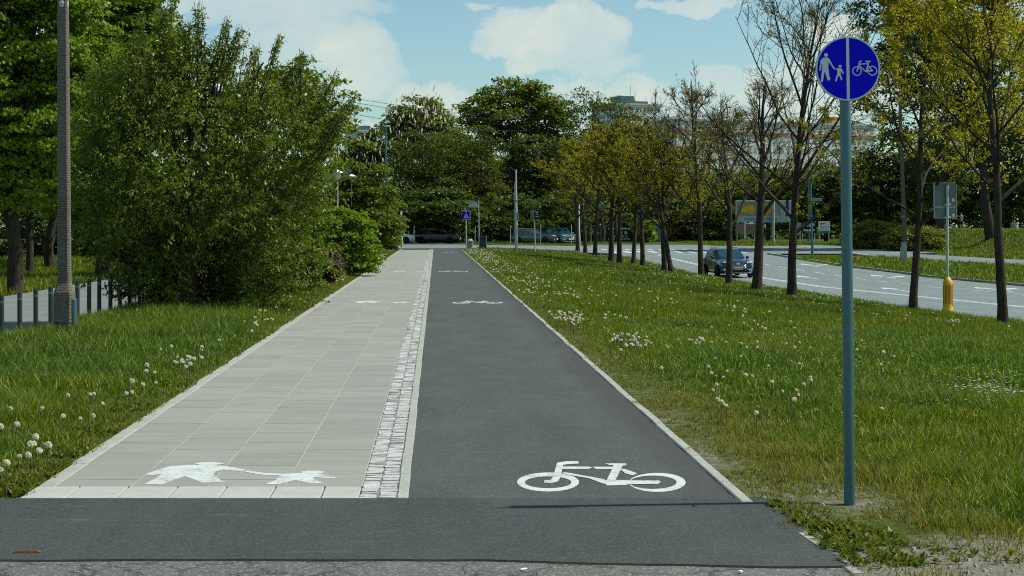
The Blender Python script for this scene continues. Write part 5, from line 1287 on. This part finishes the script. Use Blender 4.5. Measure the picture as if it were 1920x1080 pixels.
o = leaves_obj('blossom', sel, np.tile([0, 0, 1.0], (n, 1)) + rng.normal(0, .12, (n, 3)), np.tile([0.75, -.6, .3], (n, 1)), rng.uniform(.4, .65, n), .22, M['blossom'], tch); o['kind'] = 'stuff'
T('broadleaf_tree', 'thin olive-green tree with pale crooked trunks in front of the flowering chestnut', 795, 168, [(795, 310, 55, 60), (765, 350, 45, 55), (830, 330, 45, 70), (800, 390, 55, 40)], 52, 7, .16, 'leaf_olive', 'bark_grey', 250, 42, 1.1, .26, trunks=((0, 0), (1.6, .3), (-1.2, .5), (3.0, .2)), n_limbs=60, bare_twigs=160)
T('maple_tree', 'large spreading green maple, the tallest crown behind the crossing', 965, 192, [(965, 215, 85, 55), (910, 215, 45, 40), (1020, 210, 45, 55), (890, 250, 40, 40), (960, 180, 60, 30), (970, 280, 95, 50), (1040, 260, 40, 60)], 53, 7, .5, 'leaf_mid', 'bark_dark', 420, 55, 1.2, .42, n_limbs=40)
T('broadleaf_tree', 'dark green tree right of the pale crooked trunks behind the crossing sign', 855, 176, [(850, 290, 38, 50), (865, 360, 45, 60), (840, 400, 50, 40), (890, 330, 40, 60)], 54, 5, .25, 'leaf_mid', 'bark_dark', 330, 55, 1.0, .34, n_limbs=24)
T('broadleaf_tree', 'brownish open-crowned tree with thin stems behind the street name sign', 900, 170, [(905, 320, 40, 60), (925, 380, 50, 50), (890, 270, 34, 34)], 55, 9, .13, 'leaf_olive', 'bark_brown', 170, 40, 1.0, .26, trunks=((0, 0), (.9, .3), (1.8, 0), (-.7, .4)), n_limbs=60, bare_twigs=140)
T('broadleaf_tree', 'dull dark tree filling the space behind the thick signal column', 990, 178, [(985, 350, 65, 60), (1030, 370, 50, 60), (960, 400, 60, 45), (1000, 300, 60, 40), (1050, 320, 45, 60), (950, 385, 60, 20, -18), (1020, 392, 60, 18, -20), (1080, 385, 60, 22, -18)], 56, 5, .3, 'leaf_dark', 'bark_dark', 470, 55, 1.1, .34, n_limbs=40, bare_twigs=80)  # the low lobes set forward are added to cast shade on the parked cars
T('broadleaf_tree', 'greyish half-bare tree with a twiggy top beside the large maple', 1105, 172, [(1100, 215, 45, 45), (1140, 225, 50, 50), (1085, 270, 50, 60), (1130, 290, 60, 60), (1090, 350, 60, 60), (1180, 250, 40, 40)], 57, 8, .22, 'leaf_olive', 'bark_brown', 330, 34, 1.0, .26, trunks=((0, 0), (1.5, .4), (3, -.3)), n_limbs=90, bare_twigs=320)
T('broadleaf_tree', 'greyish twiggy tree in front of the white tower, right of its twin', 1195, 176, [(1195, 245, 45, 45), (1215, 300, 40, 50), (1180, 330, 60, 50), (1210, 370, 60, 50)], 58, 7, .2, 'leaf_olive', 'bark_brown', 260, 34, 1.0, .26, trunks=((0, 0), (1.8, .4)), n_limbs=70, bare_twigs=220)
T('shade_tree', 'low dark spreading tree added to shade the parked cars left of the crossing sign', 835, 162, [(850, 398, 60, 16, -8), (790, 398, 60, 16, -8), (820, 378, 60, 22, -2), (760, 405, 30, 16, -6)], 75, 2.2, .2, 'leaf_dark', 'bark_dark', 300, 55, .8, .3, n_limbs=30)  # added canopy, put here to darken the cars and hedge below
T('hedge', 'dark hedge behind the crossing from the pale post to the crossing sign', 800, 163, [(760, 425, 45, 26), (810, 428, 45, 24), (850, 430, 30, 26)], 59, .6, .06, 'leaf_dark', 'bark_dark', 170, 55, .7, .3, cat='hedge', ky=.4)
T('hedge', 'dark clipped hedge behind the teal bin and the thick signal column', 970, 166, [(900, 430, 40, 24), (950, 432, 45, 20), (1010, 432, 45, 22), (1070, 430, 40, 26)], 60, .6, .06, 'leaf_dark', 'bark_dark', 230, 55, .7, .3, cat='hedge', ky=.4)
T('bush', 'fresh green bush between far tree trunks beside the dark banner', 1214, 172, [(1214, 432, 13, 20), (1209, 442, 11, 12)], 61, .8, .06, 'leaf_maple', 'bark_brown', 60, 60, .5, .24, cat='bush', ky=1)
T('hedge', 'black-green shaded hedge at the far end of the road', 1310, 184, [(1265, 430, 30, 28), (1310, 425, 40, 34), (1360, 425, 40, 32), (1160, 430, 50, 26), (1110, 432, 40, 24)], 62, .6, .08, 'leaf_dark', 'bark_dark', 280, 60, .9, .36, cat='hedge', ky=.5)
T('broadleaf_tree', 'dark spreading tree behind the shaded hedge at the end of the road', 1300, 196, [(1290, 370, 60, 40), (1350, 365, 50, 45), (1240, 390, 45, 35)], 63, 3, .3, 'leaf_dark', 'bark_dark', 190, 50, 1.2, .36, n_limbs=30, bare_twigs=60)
T('broadleaf_tree', 'bright olive tree above the billboard', 1440, 190, [(1440, 350, 55, 35), (1490, 370, 40, 40), (1400, 360, 40, 30)], 64, 4, .25, 'leaf_mid', 'bark_brown', 170, 50, 1.1, .36, n_limbs=30)
T('broadleaf_tree', 'dark tree behind the small notice board', 1550, 185, [(1545, 370, 50, 60), (1590, 360, 50, 60), (1510, 400, 45, 40)], 65, 4, .3, 'leaf_dark', 'bark_dark', 220, 55, 1.1, .38, n_limbs=30)
T('broadleaf_tree', 'dark tree behind the concrete utility pole and the low conifers', 1660, 180, [(1650, 350, 60, 70), (1700, 370, 50, 60), (1620, 390, 50, 50), (1680, 300, 50, 50)], 66, 4, .3, 'leaf_dark', 'bark_dark', 260, 55, 1.1, .38, n_limbs=30)
T('broadleaf_tree', 'dark tree behind the two grey sign backs on the bank', 1770, 176, [(1770, 350, 60, 70), (1820, 380, 50, 50), (1730, 390, 50, 50), (1790, 290, 60, 60)], 67, 4, .35, 'leaf_dark', 'bark_dark', 260, 55, 1.1, .38, n_limbs=30)
T('broadleaf_tree', 'dark tree at the right edge behind the concrete planter', 1890, 172, [(1890, 340, 60, 80), (1930, 290, 70, 80), (1850, 380, 50, 50), (1900, 220, 70, 70), (1960, 390, 60, 40)], 68, 4, .35, 'leaf_dark', 'bark_dark', 300, 55, 1.1, .38, n_limbs=30)
T('poplar_tree', 'tall dark green tree with a thick trunk on the bank behind the yellow-leaved trees', 1858, 138, [(1770, 60, 130, 80), (1690, 40, 70, 60), (1860, 110, 80, 110), (1780, 150, 90, 70), (1720, 120, 60, 50), (1640, 20, 50, 50), (1760, -40, 150, 60), (1900, 220, 60, 70), (1830, 260, 60, 50), (1660, 150, 60, 70), (1720, 230, 70, 60)], 69, 11, .42, 'leaf_dark', 'bark_dark', 640, 60, 1.0, .30, n_limbs=70, lean=(-.4, 0), bare_twigs=100)
T('broadleaf_tree', 'stout trunk of a dark tree right behind the sign back pole', 1768, 150, [(1760, 330, 50, 60), (1740, 280, 50, 50)], 70, 6, .5, 'leaf_dark', 'bark_grey', 110, 50, 1.0, .32, n_limbs=20)
for i, (px, yd, lb_) in enumerate(((1645, 140, [(1645, 446, 48, 26), (1620, 452, 30, 24)]), (1715, 134, [(1712, 450, 52, 24), (1740, 456, 30, 20), (1690, 452, 22, 24)]))):
    T('juniper_bush', ['low spreading juniper left of the concrete utility pole', 'low spreading juniper right of the concrete utility pole'][i], px, yd, lb_, 72 + i, .5, .06, 'leaf_juniper', 'bark_brown', 260, 90, .6, .26, cat='bush', n_limbs=20, ky=1.0, aspect=.35, group='low junipers at the foot of the bank')

# a far wood closing the horizon: one mass of foliage
rng = np.random.default_rng(91); C = []
for k_ in range(2600):
    px = rng.uniform(-500, 2300); yd = rng.uniform(214, 250); X = (px - VX) * yd / F
    h_ = 6.5 + 4.5 * float(vnoise(X, yd, 9.0)); C.append((X, yd, rng.random() ** .8 * h_))
C = np.array(C); idx = np.repeat(np.arange(len(C)), 34); n = len(idx); g_ = norm(rng.normal(0, 1, (n, 3))); P = C[idx] + g_ * np.array([1.5, 1.5, 1.1]) * (rng.random(n) ** .4)[:, None]
P[:, 2] = np.maximum(P[:, 2], 0); sz = rng.uniform(.5, .9, n)
V, Fa = leaf_verts(P, np.cross(g_, rng.normal(0, 1, (n, 3))) + g_ * .4, g_ * .6 + np.array([0, 0, .7]), sz, sz * .8)
o = npmesh('distant_wood', V, Fa, M['leaf_dark']); tag(o, 'dark far-off wood closing the horizon behind the junction', 'wood', kind='stuff')
# ------------------------------------------------------------------ grass
rng = np.random.default_rng(11)
def blades(P, H, Wd, lean, tris=3):
    n = len(P); a = rng.uniform(0, 2 * np.pi, n); s = np.stack([np.cos(a), np.sin(a), 0 * a], 1); b_ = rng.uniform(0, 2 * np.pi, n)
    l = np.stack([np.cos(b_), np.sin(b_), 0 * a], 1) * (lean * rng.uniform(.2, 1, n) * H)[:, None]; up = np.array([0, 0, 1.0]); w = s * (Wd / 2)[:, None]; h = H[:, None]
    if tris == 3:
        V = np.stack([P - w, P + w, P - w * .8 + up * h * .55 + l * .35, P + w * .8 + up * h * .55 + l * .35, P + up * h * .95 + l], 1)
        k = np.arange(n)[:, None] * 5; Fa = np.concatenate([k + [0, 1, 3], k + [0, 3, 2], k + [2, 3, 4]], 0)
    else:
        V = np.stack([P - w, P + w, P + up * h + l], 1); Fa = np.arange(3 * n).reshape(n, 3)
    return V.reshape(-1, 3), Fa
def scatter(y0, y1, dens, xl, xr, keep):
    A = (y1 - y0) * (xr - xl); n = int(A * dens); x = rng.uniform(xl, xr, n); y = rng.uniform(y0, y1, n)
    ok = (x / y > -.31) & (x / y < .41) & keep(x, y); return x[ok], y[ok]
def lawnmask(x, y): return ~paved(x, y, -.015 - .075 * sst(.45, .85, vnoise(x * 1.0, y, .22)))
def lay(y0, y1, dens, xl, xr, hmin, hmax, w, tris, dryout, lush, zone=lawnmask):
    x, y = scatter(y0, y1, dens, xl, xr, zone)
    bare = bareness(x, y); tuft = vnoise(x + 31, y, .28) * .55 + vnoise(x, y + 17, 1.3) * .45
    keep = rng.random(len(x)) > np.clip(bare * 1.12 - .14, 0, .97)
    x, y, bare, tuft = x[keep], y[keep], bare[keep], tuft[keep]
    H = (hmin + (hmax - hmin) * np.clip(tuft * 2.0 - .45, 0, 1.15)) * rng.uniform(.6, 1.15, len(x))
    edge = np.where(x > 0, sst(0, 1.6, x - 1.99), sst(0, 1.0, -2.65 - x)); H *= .38 + .62 * edge
    H *= 1 - .45 * np.clip(bare * 1.6, 0, 1)
    P = np.stack([x, y, np.where(paved(x, y), zt(x, y), ground_z(x, y)) - .01], 1)
    strawy = (1 - sst(.2, 1.7, x - 1.99 + (tuft - .5) * 1.2)) * (x > 1.9) * np.clip(1.25 - y / 28, 0, 1) * .55 * (vnoise(x, y + 3, .5) + .35)
    pd = np.clip(.03 + strawy + bare * 1.35 + .5 * (vnoise(x + 9, y + 5, 2.0) - .62), 0, .85)
    dry = rng.random(len(x)) < pd
    deep = ~dry & (vnoise(x + 3, y + 41, 1.9) * .6 + vnoise(x, y + 7, .5) * .4 + rng.normal(0, .07, len(x)) > .52)
    for m, out in ((dry, dryout), (deep, deepl if tris == 3 else fdeep), (~dry & ~deep, lush)):
        if m.any(): out.append(blades(P[m], H[m], (w * rng.uniform(.7, 1.3, len(x)))[m], .75 if tris == 3 else .5, tris))
def join(lst):
    V = []; Fa = []; n = 0
    for v, f in lst: V.append(v); Fa.append(f + n); n += len(v)
    return np.concatenate(V), np.concatenate(Fa)
lush, dry, far, fdry, deepl, fdeep = [], [], [], [], [], []
lay(7.6, 16, 3000, 1.9, 7, .05, .20, .007, 3, dry, lush)
lay(9.9, 16, 3000, -5.2, -2.6, .08, .24, .007, 3, dry, lush)
lay(16, 30, 1200, 1.9, 12.5, .07, .20, .010, 3, dry, lush)
lay(16, 30, 1300, -9, -2.6, .12, .30, .010, 3, dry, lush)
lay(30, 56, 420, 1.9, 22, .09, .2, .018, 1, fdry, far)
lay(30, 56, 420, -12, -2.6, .12, .28, .018, 1, fdry, far)
lay(56, 118, 110, 1.9, 17, .10, .2, .04, 1, fdry, far)
lay(56, 118, 110, -22, -2.6, .12, .3, .04, 1, fdry, far)
lay(118, 175, 40, 2, 19, .12, .22, .07, 1, fdry, far)
lay(62, 175, 36, 26.5, 64, .12, .28, .07, 1, fdry, far)
lay(45, 75, 60, -30, -12.4, .12, .3, .05, 1, fdry, far)
for nm, lst, mt in (('grass', lush, 'grass'), ('dry_grass', dry, 'grass_dry'), ('grass', far, 'grass_far'), ('grass', deepl, 'grass_deep'), ('grass', fdeep, 'grass_deep'), ('dry_grass', fdry, 'grass_dry')):
    V, Fa = join(lst); o = npmesh(nm, V, Fa, M[mt]); tag(o, {'grass': 'green lawn grass on both sides of the path', 'dry_grass': 'dry straw-coloured grass among the lawn and along the edging'}[nm], 'grass', kind='stuff')
# broad-leaved weeds and clover along the edges
C, D, Nn, L = [], [], [], []
def weeds(x, y, r, n, l0):
    for _ in range(n):
        a = rng.uniform(0, 6.28); rr_ = r * rng.random() ** .5; px, py_ = x + math.cos(a) * rr_, y + math.sin(a) * rr_
        if paved(px, py_, -.03): continue
        k = rng.integers(5, 9); b_ = rng.uniform(0, 6.28, k); C.append(np.tile([px, py_, float(ground_z(px, py_)) + .005], (k, 1)))
        e = rng.uniform(.25, 1.1, k); D.append(np.stack([np.cos(b_) * np.cos(e), np.sin(b_) * np.cos(e), np.sin(e)], 1)); Nn.append(np.tile([0, 0, 1.0], (k, 1)) + rng.normal(0, .3, (k, 3))); L.append(rng.uniform(.5, 1.2, k) * l0 * .55)
for px, py, r, n, l0 in ((1600, 1010, .28, 90, .11), (1650, 1050, .22, 60, .10), (1520, 985, .12, 40, .09), (1580, 1030, .12, 40, .09), (1450, 950, .1, 30, .08), (1480, 960, .25, 45, .08), (1700, 1040, .3, 30, .08), (1800, 1030, .25, 14, .07), (1880, 1050, .2, 14, .08), (1560, 990, .15, 30, .09), (40, 905, .3, 150, .13), (90, 885, .22, 130, .12), (10, 925, .25, 90, .13), (130, 850, .3, 120, .12), (190, 815, .3, 110, .11), (250, 770, .35, 110, .11), (330, 725, .4, 110, .11), (300, 690, .4, 60, .12), (1430, 900, .3, 30, .07), (1320, 800, .5, 40, .07), (1200, 700, .5, 40, .07), (440, 660, .5, 50, .07)):
    x, y, z = hit(px, py); weeds(x, y, r, n, l0)
C = np.concatenate(C); D = np.concatenate(D); Nn = np.concatenate(Nn); L = np.concatenate(L)
o = leaves_obj('weeds', C, D, Nn, L, L * .38, M['weed'], None); tag(o, 'broad-leaved weeds and dandelion rosettes creeping over the path edges', 'weeds', kind='stuff')
# loose stones on the bare soil
x = rng.uniform(2.05, 4.2, 420); y = rng.uniform(7.9, 10.6, 420); ok = (bareness(x, y) > .45) & ~paved(x, y); x, y = x[ok], y[ok]
b = MB()
for X, Y in zip(x, y):
    s = rng.uniform(.006, .02); b.box((X, Y, float(ground_z(X, Y)) + s * .2), (s * rng.uniform(1, 1.8), s * rng.uniform(.8, 1.5), s), rng.uniform(0, 3), taper=.6)
o = b.build('gravel', M['conc_plain']); tag(o, 'small pale stones on the bare soil by the sign pole', 'gravel', kind='stuff')
# bits on the asphalt
def bit(px, py, name, lab, dims, mat, rz):
    x, y, z = CH * 0 + (px - VX) * (CH * F / (py - VY)) / F, CH * F / (py - VY), .006
    b = MB(); b.box((0, 0, dims[2] / 2), dims, 0, taper=.7); o = b.build(name, mat); o.location = (x, y, z); o.rotation_euler = (0, 0, rz); tag(o, lab, name.replace('_', ' '))
bit(50, 1038, 'twig', 'short reddish brown twig lying on the asphalt at the lower left', (.15, .018, .012), simple('red_brown_twig', (.20, .08, .04), .8), .06)
bit(982, 1069, 'paper_scrap', 'tiny white scrap on the old asphalt at the bottom', (.035, .02, .004), M['paper'], .5)
bit(1388, 1074, 'paper_scrap', 'small white scrap at the bottom edge right of the middle', (.02, .02, .006), M['paper'], .9)
bit(1303, 951, 'pebble', 'small dark spot of tar on the asphalt right of the bicycle symbol', (.03, .03, .006), M['black'], .2)

# ------------------------------------------------------------------ dandelion clocks, dandelions and daisies
def ball_mesh(seed, r=.024, n=80):
    g = np.random.default_rng(seed); d = norm(g.normal(0, 1, (n, 3))); a = norm(np.cross(d, g.normal(0, 1, (n, 3)))); c = np.cross(d, a)
    w = r * .30; T_ = d * r
    V = np.concatenate([np.stack([T_ - a * w, T_ + c * w * .6, T_ + a * w, d * r * .4], 1), np.stack([T_ - c * w, T_ + a * w * .6, T_ + c * w, d * r * .4], 1)]).reshape(-1, 3)
    return V, np.arange(len(V)).reshape(-1, 4)
protos = []
def make_clock(h, seed, lab, grp, loc):
    t = thing('dandelion_clock', lab, 'dandelion', loc, 0, grp)
    b = MB(); lx = rng.uniform(-.02, .02); b.tube([(0, 0, -.02), (lx * .3, 0, h * .5), (lx, 0, h)], [.0045, .004, .0035], 5); b.build('stem', M['stem'], t)
    V, Fa = ball_mesh(seed, rng.uniform(.015, .0215)); npmesh('seed_head', V + np.array([lx, 0, h + .012]), Fa, M['clock'], t); return t
labs = {'l': ('white dandelion seed head on its stem in the tall grass left of the footpath', 'dandelion clocks left of the footpath'),
        'p': ('white dandelion seed head in the thick patches beside the cycle path', 'dandelion clocks in thick patches right of the cycle path'),
        'r': ('white dandelion seed head scattered singly over the open right lawn', 'dandelion clocks scattered over the right lawn'),
        's': ('white dandelion seed head in the grass close to the roadside trees on the right', 'dandelion clocks by the roadside')}
pts = []   # px, py, spread x, spread y, count, class
near = [(25, 768), (75, 770), (128, 743), (165, 742), (178, 743), (150, 787), (172, 781), (237, 742), (248, 738), (250, 710), (272, 698), (274, 680), (268, 722), (290, 700), (294, 720), (325, 680), (332, 684), (345, 682), (350, 690), (358, 672), (375, 656), (380, 668), (60, 828), (65, 835), (88, 832), (36, 860), (10, 872), (5, 885), (30, 801), (68, 820), (116, 786), (48, 855), (98, 852), (335, 626), (322, 650), (377, 653), (405, 664), (300, 655), (470, 622), (410, 640), (0, 790), (190, 760)]
pts += [(a, b_, 2, 2, 1, 'l') for a, b_ in near]
pts += [(350, 678, 18, 8, 10, 'l'), (560, 560, 60, 18, 14, 'l'), (640, 530, 30, 12, 14, 'l'), (690, 495, 25, 8, 16, 'l'), (480, 600, 40, 15, 10, 'l'), (70, 835, 30, 25, 2, 'l')]
pts += [(1050, 594, 34, 10, 44, 'p'), (1080, 600, 14, 8, 14, 'p'), (1188, 642, 30, 14, 30, 'p'), (1160, 632, 16, 9, 10, 'p'), (1312, 643, 16, 6, 12, 'p'), (945, 538, 18, 6, 14, 'p'), (1000, 536, 40, 6, 12, 'p')]
pts += [(a, b_, 1, 1, 1, 'r') for a, b_ in ((1355, 757), (1350, 760), (1362, 762), (1345, 752), (1420, 776), (1340, 722), (1334, 732), (1335, 698), (1327, 688), (1364, 700), (1356, 707), (1398, 704), (1411, 712), (1447, 716), (1467, 734), (1494, 735), (1487, 751), (1497, 750), (1506, 724), (1522, 713), (1519, 712), (1499, 686), (1441, 686), (1655, 763), (1340, 676), (1490, 660), (1240, 690), (1250, 655), (1270, 640), (1400, 655), (1420, 640), (1362, 640))]
pts += [(1380, 610, 90, 35, 22, 'r'), (1500, 640, 60, 20, 8, 'r'), (1130, 560, 80, 20, 16, 'r'), (1650, 660, 60, 30, 6, 'r')]
pts += [(1790, 603, 22, 5, 12, 's'), (1640, 574, 45, 8, 22, 's'), (1680, 590, 20, 4, 8, 's'), (1730, 648, 22, 8, 10, 's'), (1828, 648, 12, 6, 5, 's'), (1885, 648, 35, 10, 12, 's'), (1850, 615, 30, 6, 9, 's'), (1905, 665, 12, 6, 4, 's'), (1700, 610, 30, 5, 5, 's')]
k = 0; cache = {}
for px, py, sx, sy, cnt_, cl in pts:
    for _ in range(cnt_):
        X0, Y0 = px + rng.normal(0, sx * .6), py + rng.normal(0, sy * .6)
        y = 1.73 * F / (Y0 - VY)
        h = rng.uniform(.12, .22) if y < 16 and cl == 'l' else rng.uniform(.12, .22)
        for _i in range(12):                       # walk along the ray until the head height above ground matches
            zz = CH - (Y0 - VY) * y / F; xx = (X0 - VX) * y / F; y += ((zz - h) - float(zt(xx, y))) * F / (Y0 - VY) * .7
        xx = (X0 - VX) * y / F
        if bool(paved(xx, y, .03)) or y < 7: continue
        zg = float(ground_z(xx, y))
        if k >= 300: break
        v_ = k % 9; key = (cl, v_)
        if key not in cache: cache[key] = make_clock(h, v_, labs[cl][0], labs[cl][1], (xx, y, zg)); cache[key]['h'] = h
        else:
            o = copy_thing(cache[key], (xx, y, zg), rng.uniform(0, 6.28)); s = h / cache[key]['h']; s = min(1.3, max(.8, s)); o.scale = (s, s, s)
        k += 1
for o in cache.values(): del o['h']
print('dandelion clocks', k)
# the countless small heads farther off
V0, F0 = ball_mesh(1, .021, 14); V, Fa = [], []
zones = [(28, 112, 1.9, 3.4, 3.0), (34, 118, 2.0, 15, .6), (28, 60, -6, -2.7, .9), (60, 110, -4.5, -2.7, 1.4), (70, 150, 27, 34, .4), (65, 118, 10, 15.5, .5), (90, 165, 38, 58, .35), (130, 165, 44, 56, .9)]
for y0, y1, x0, x1, dn in zones:
    x, y = scatter(y0, y1, dn * 1.4, x0, x1, lawnmask); m = vnoise(x, y, 2.2) > .45; x, y = x[m], y[m]
    for X, Y in zip(x, y): V.append(V0 * rng.uniform(.8, 1.3) + np.array([X, Y, float(zt(X, Y)) + rng.uniform(.12, .22)]))
n = len(V); Fa = (np.arange(n)[:, None, None] * len(V0) + F0[None]).reshape(-1, 4)
o = npmesh('distant_dandelions', np.concatenate(V), Fa, M['clock']); tag(o, 'countless small white seed heads dotting the far lawn', 'dandelions', kind='stuff')
# yellow dandelions
yp = None
YL = 'open yellow dandelion in the short grass'
ylist = [(1408, 758), (1430, 757), (1343, 722), (1352, 735), (1560, 776), (1570, 766), (1555, 786), (1545, 765), (1420, 785), (1497, 758), (1530, 790), (1690, 780), (1678, 776), (1675, 790), (1808, 791), (1830, 802), (1605, 800), (1572, 770), (1615, 665), (1610, 667), (120, 640), (176, 668), (182, 666), (440, 645), (455, 650), (470, 655), (380, 660), (62, 868), (52, 878), (255, 765), (1065, 608), (1760, 782), (1660, 672), (1725, 671), (1580, 795)]
def yellow(loc, h):
    global yp
    if yp is None:
        yp = thing('dandelion_flower', YL, 'dandelion', loc, 0, 'yellow dandelions in the lawn')
        b = MB(); b.tube([(0, 0, -.02), (.004, 0, .1)], [.0035, .003], 5); b.build('stem', M['stem'], yp)
        n = 46; a = np.linspace(0, 6.283 * 3, n); e = np.linspace(.1, 1.3, n); D_ = np.stack([np.cos(a) * np.cos(e), np.sin(a) * np.cos(e), np.sin(e)], 1)
        leaves_obj('petals', np.tile([.004, 0, .1], (n, 1)) + 0 * D_, D_, np.tile([0, 0, 1.0], (n, 1)) + D_ * .1, .022, .007, M['dandelion'], yp); return yp
    return copy_thing(yp, loc, rng.uniform(0, 6))
for px, py in ylist:
    x, y, z = hit(px, py)
    if paved(x, y): continue
    yellow((x, y, float(ground_z(x, y))), .1)
C, D = [], []
for px, py, sx, sy, cnt_ in ((1880, 745, 60, 22, 150), (1830, 730, 60, 22, 90), (1650, 640, 90, 22, 90), (1700, 680, 90, 25, 60), (1780, 760, 60, 15, 30), (1640, 600, 60, 10, 70), (1450, 600, 120, 20, 120), (1300, 570, 100, 14, 120), (1720, 620, 120, 30, 160), (1250, 620, 120, 30, 80), (1150, 540, 100, 20, 120), (1000, 500, 60, 12, 120), (1550, 680, 120, 30, 60)):
    for _ in range(cnt_):
        x, y, z = hit(px + rng.normal(0, sx * .7), py + rng.normal(0, sy * .7))
        if paved(x, y, .05) or x / y > .4: continue
        a = np.arange(7) * .9; c = np.array([x, y, float(ground_z(x, y)) + rng.uniform(.06, .12)])
        C.append(np.tile(c, (7, 1))); D.append(np.stack([np.cos(a), np.sin(a), 0 * a + .25], 1))
C = np.concatenate(C); D = np.concatenate(D); o = leaves_obj('daisies', C, D, np.tile([0, 0, 1.0], (len(C), 1)), .018, .012, M['daisy'], None); tag(o, 'drifts of small white daisies in the lawn right of the blue sign', 'daisies', kind='stuff')
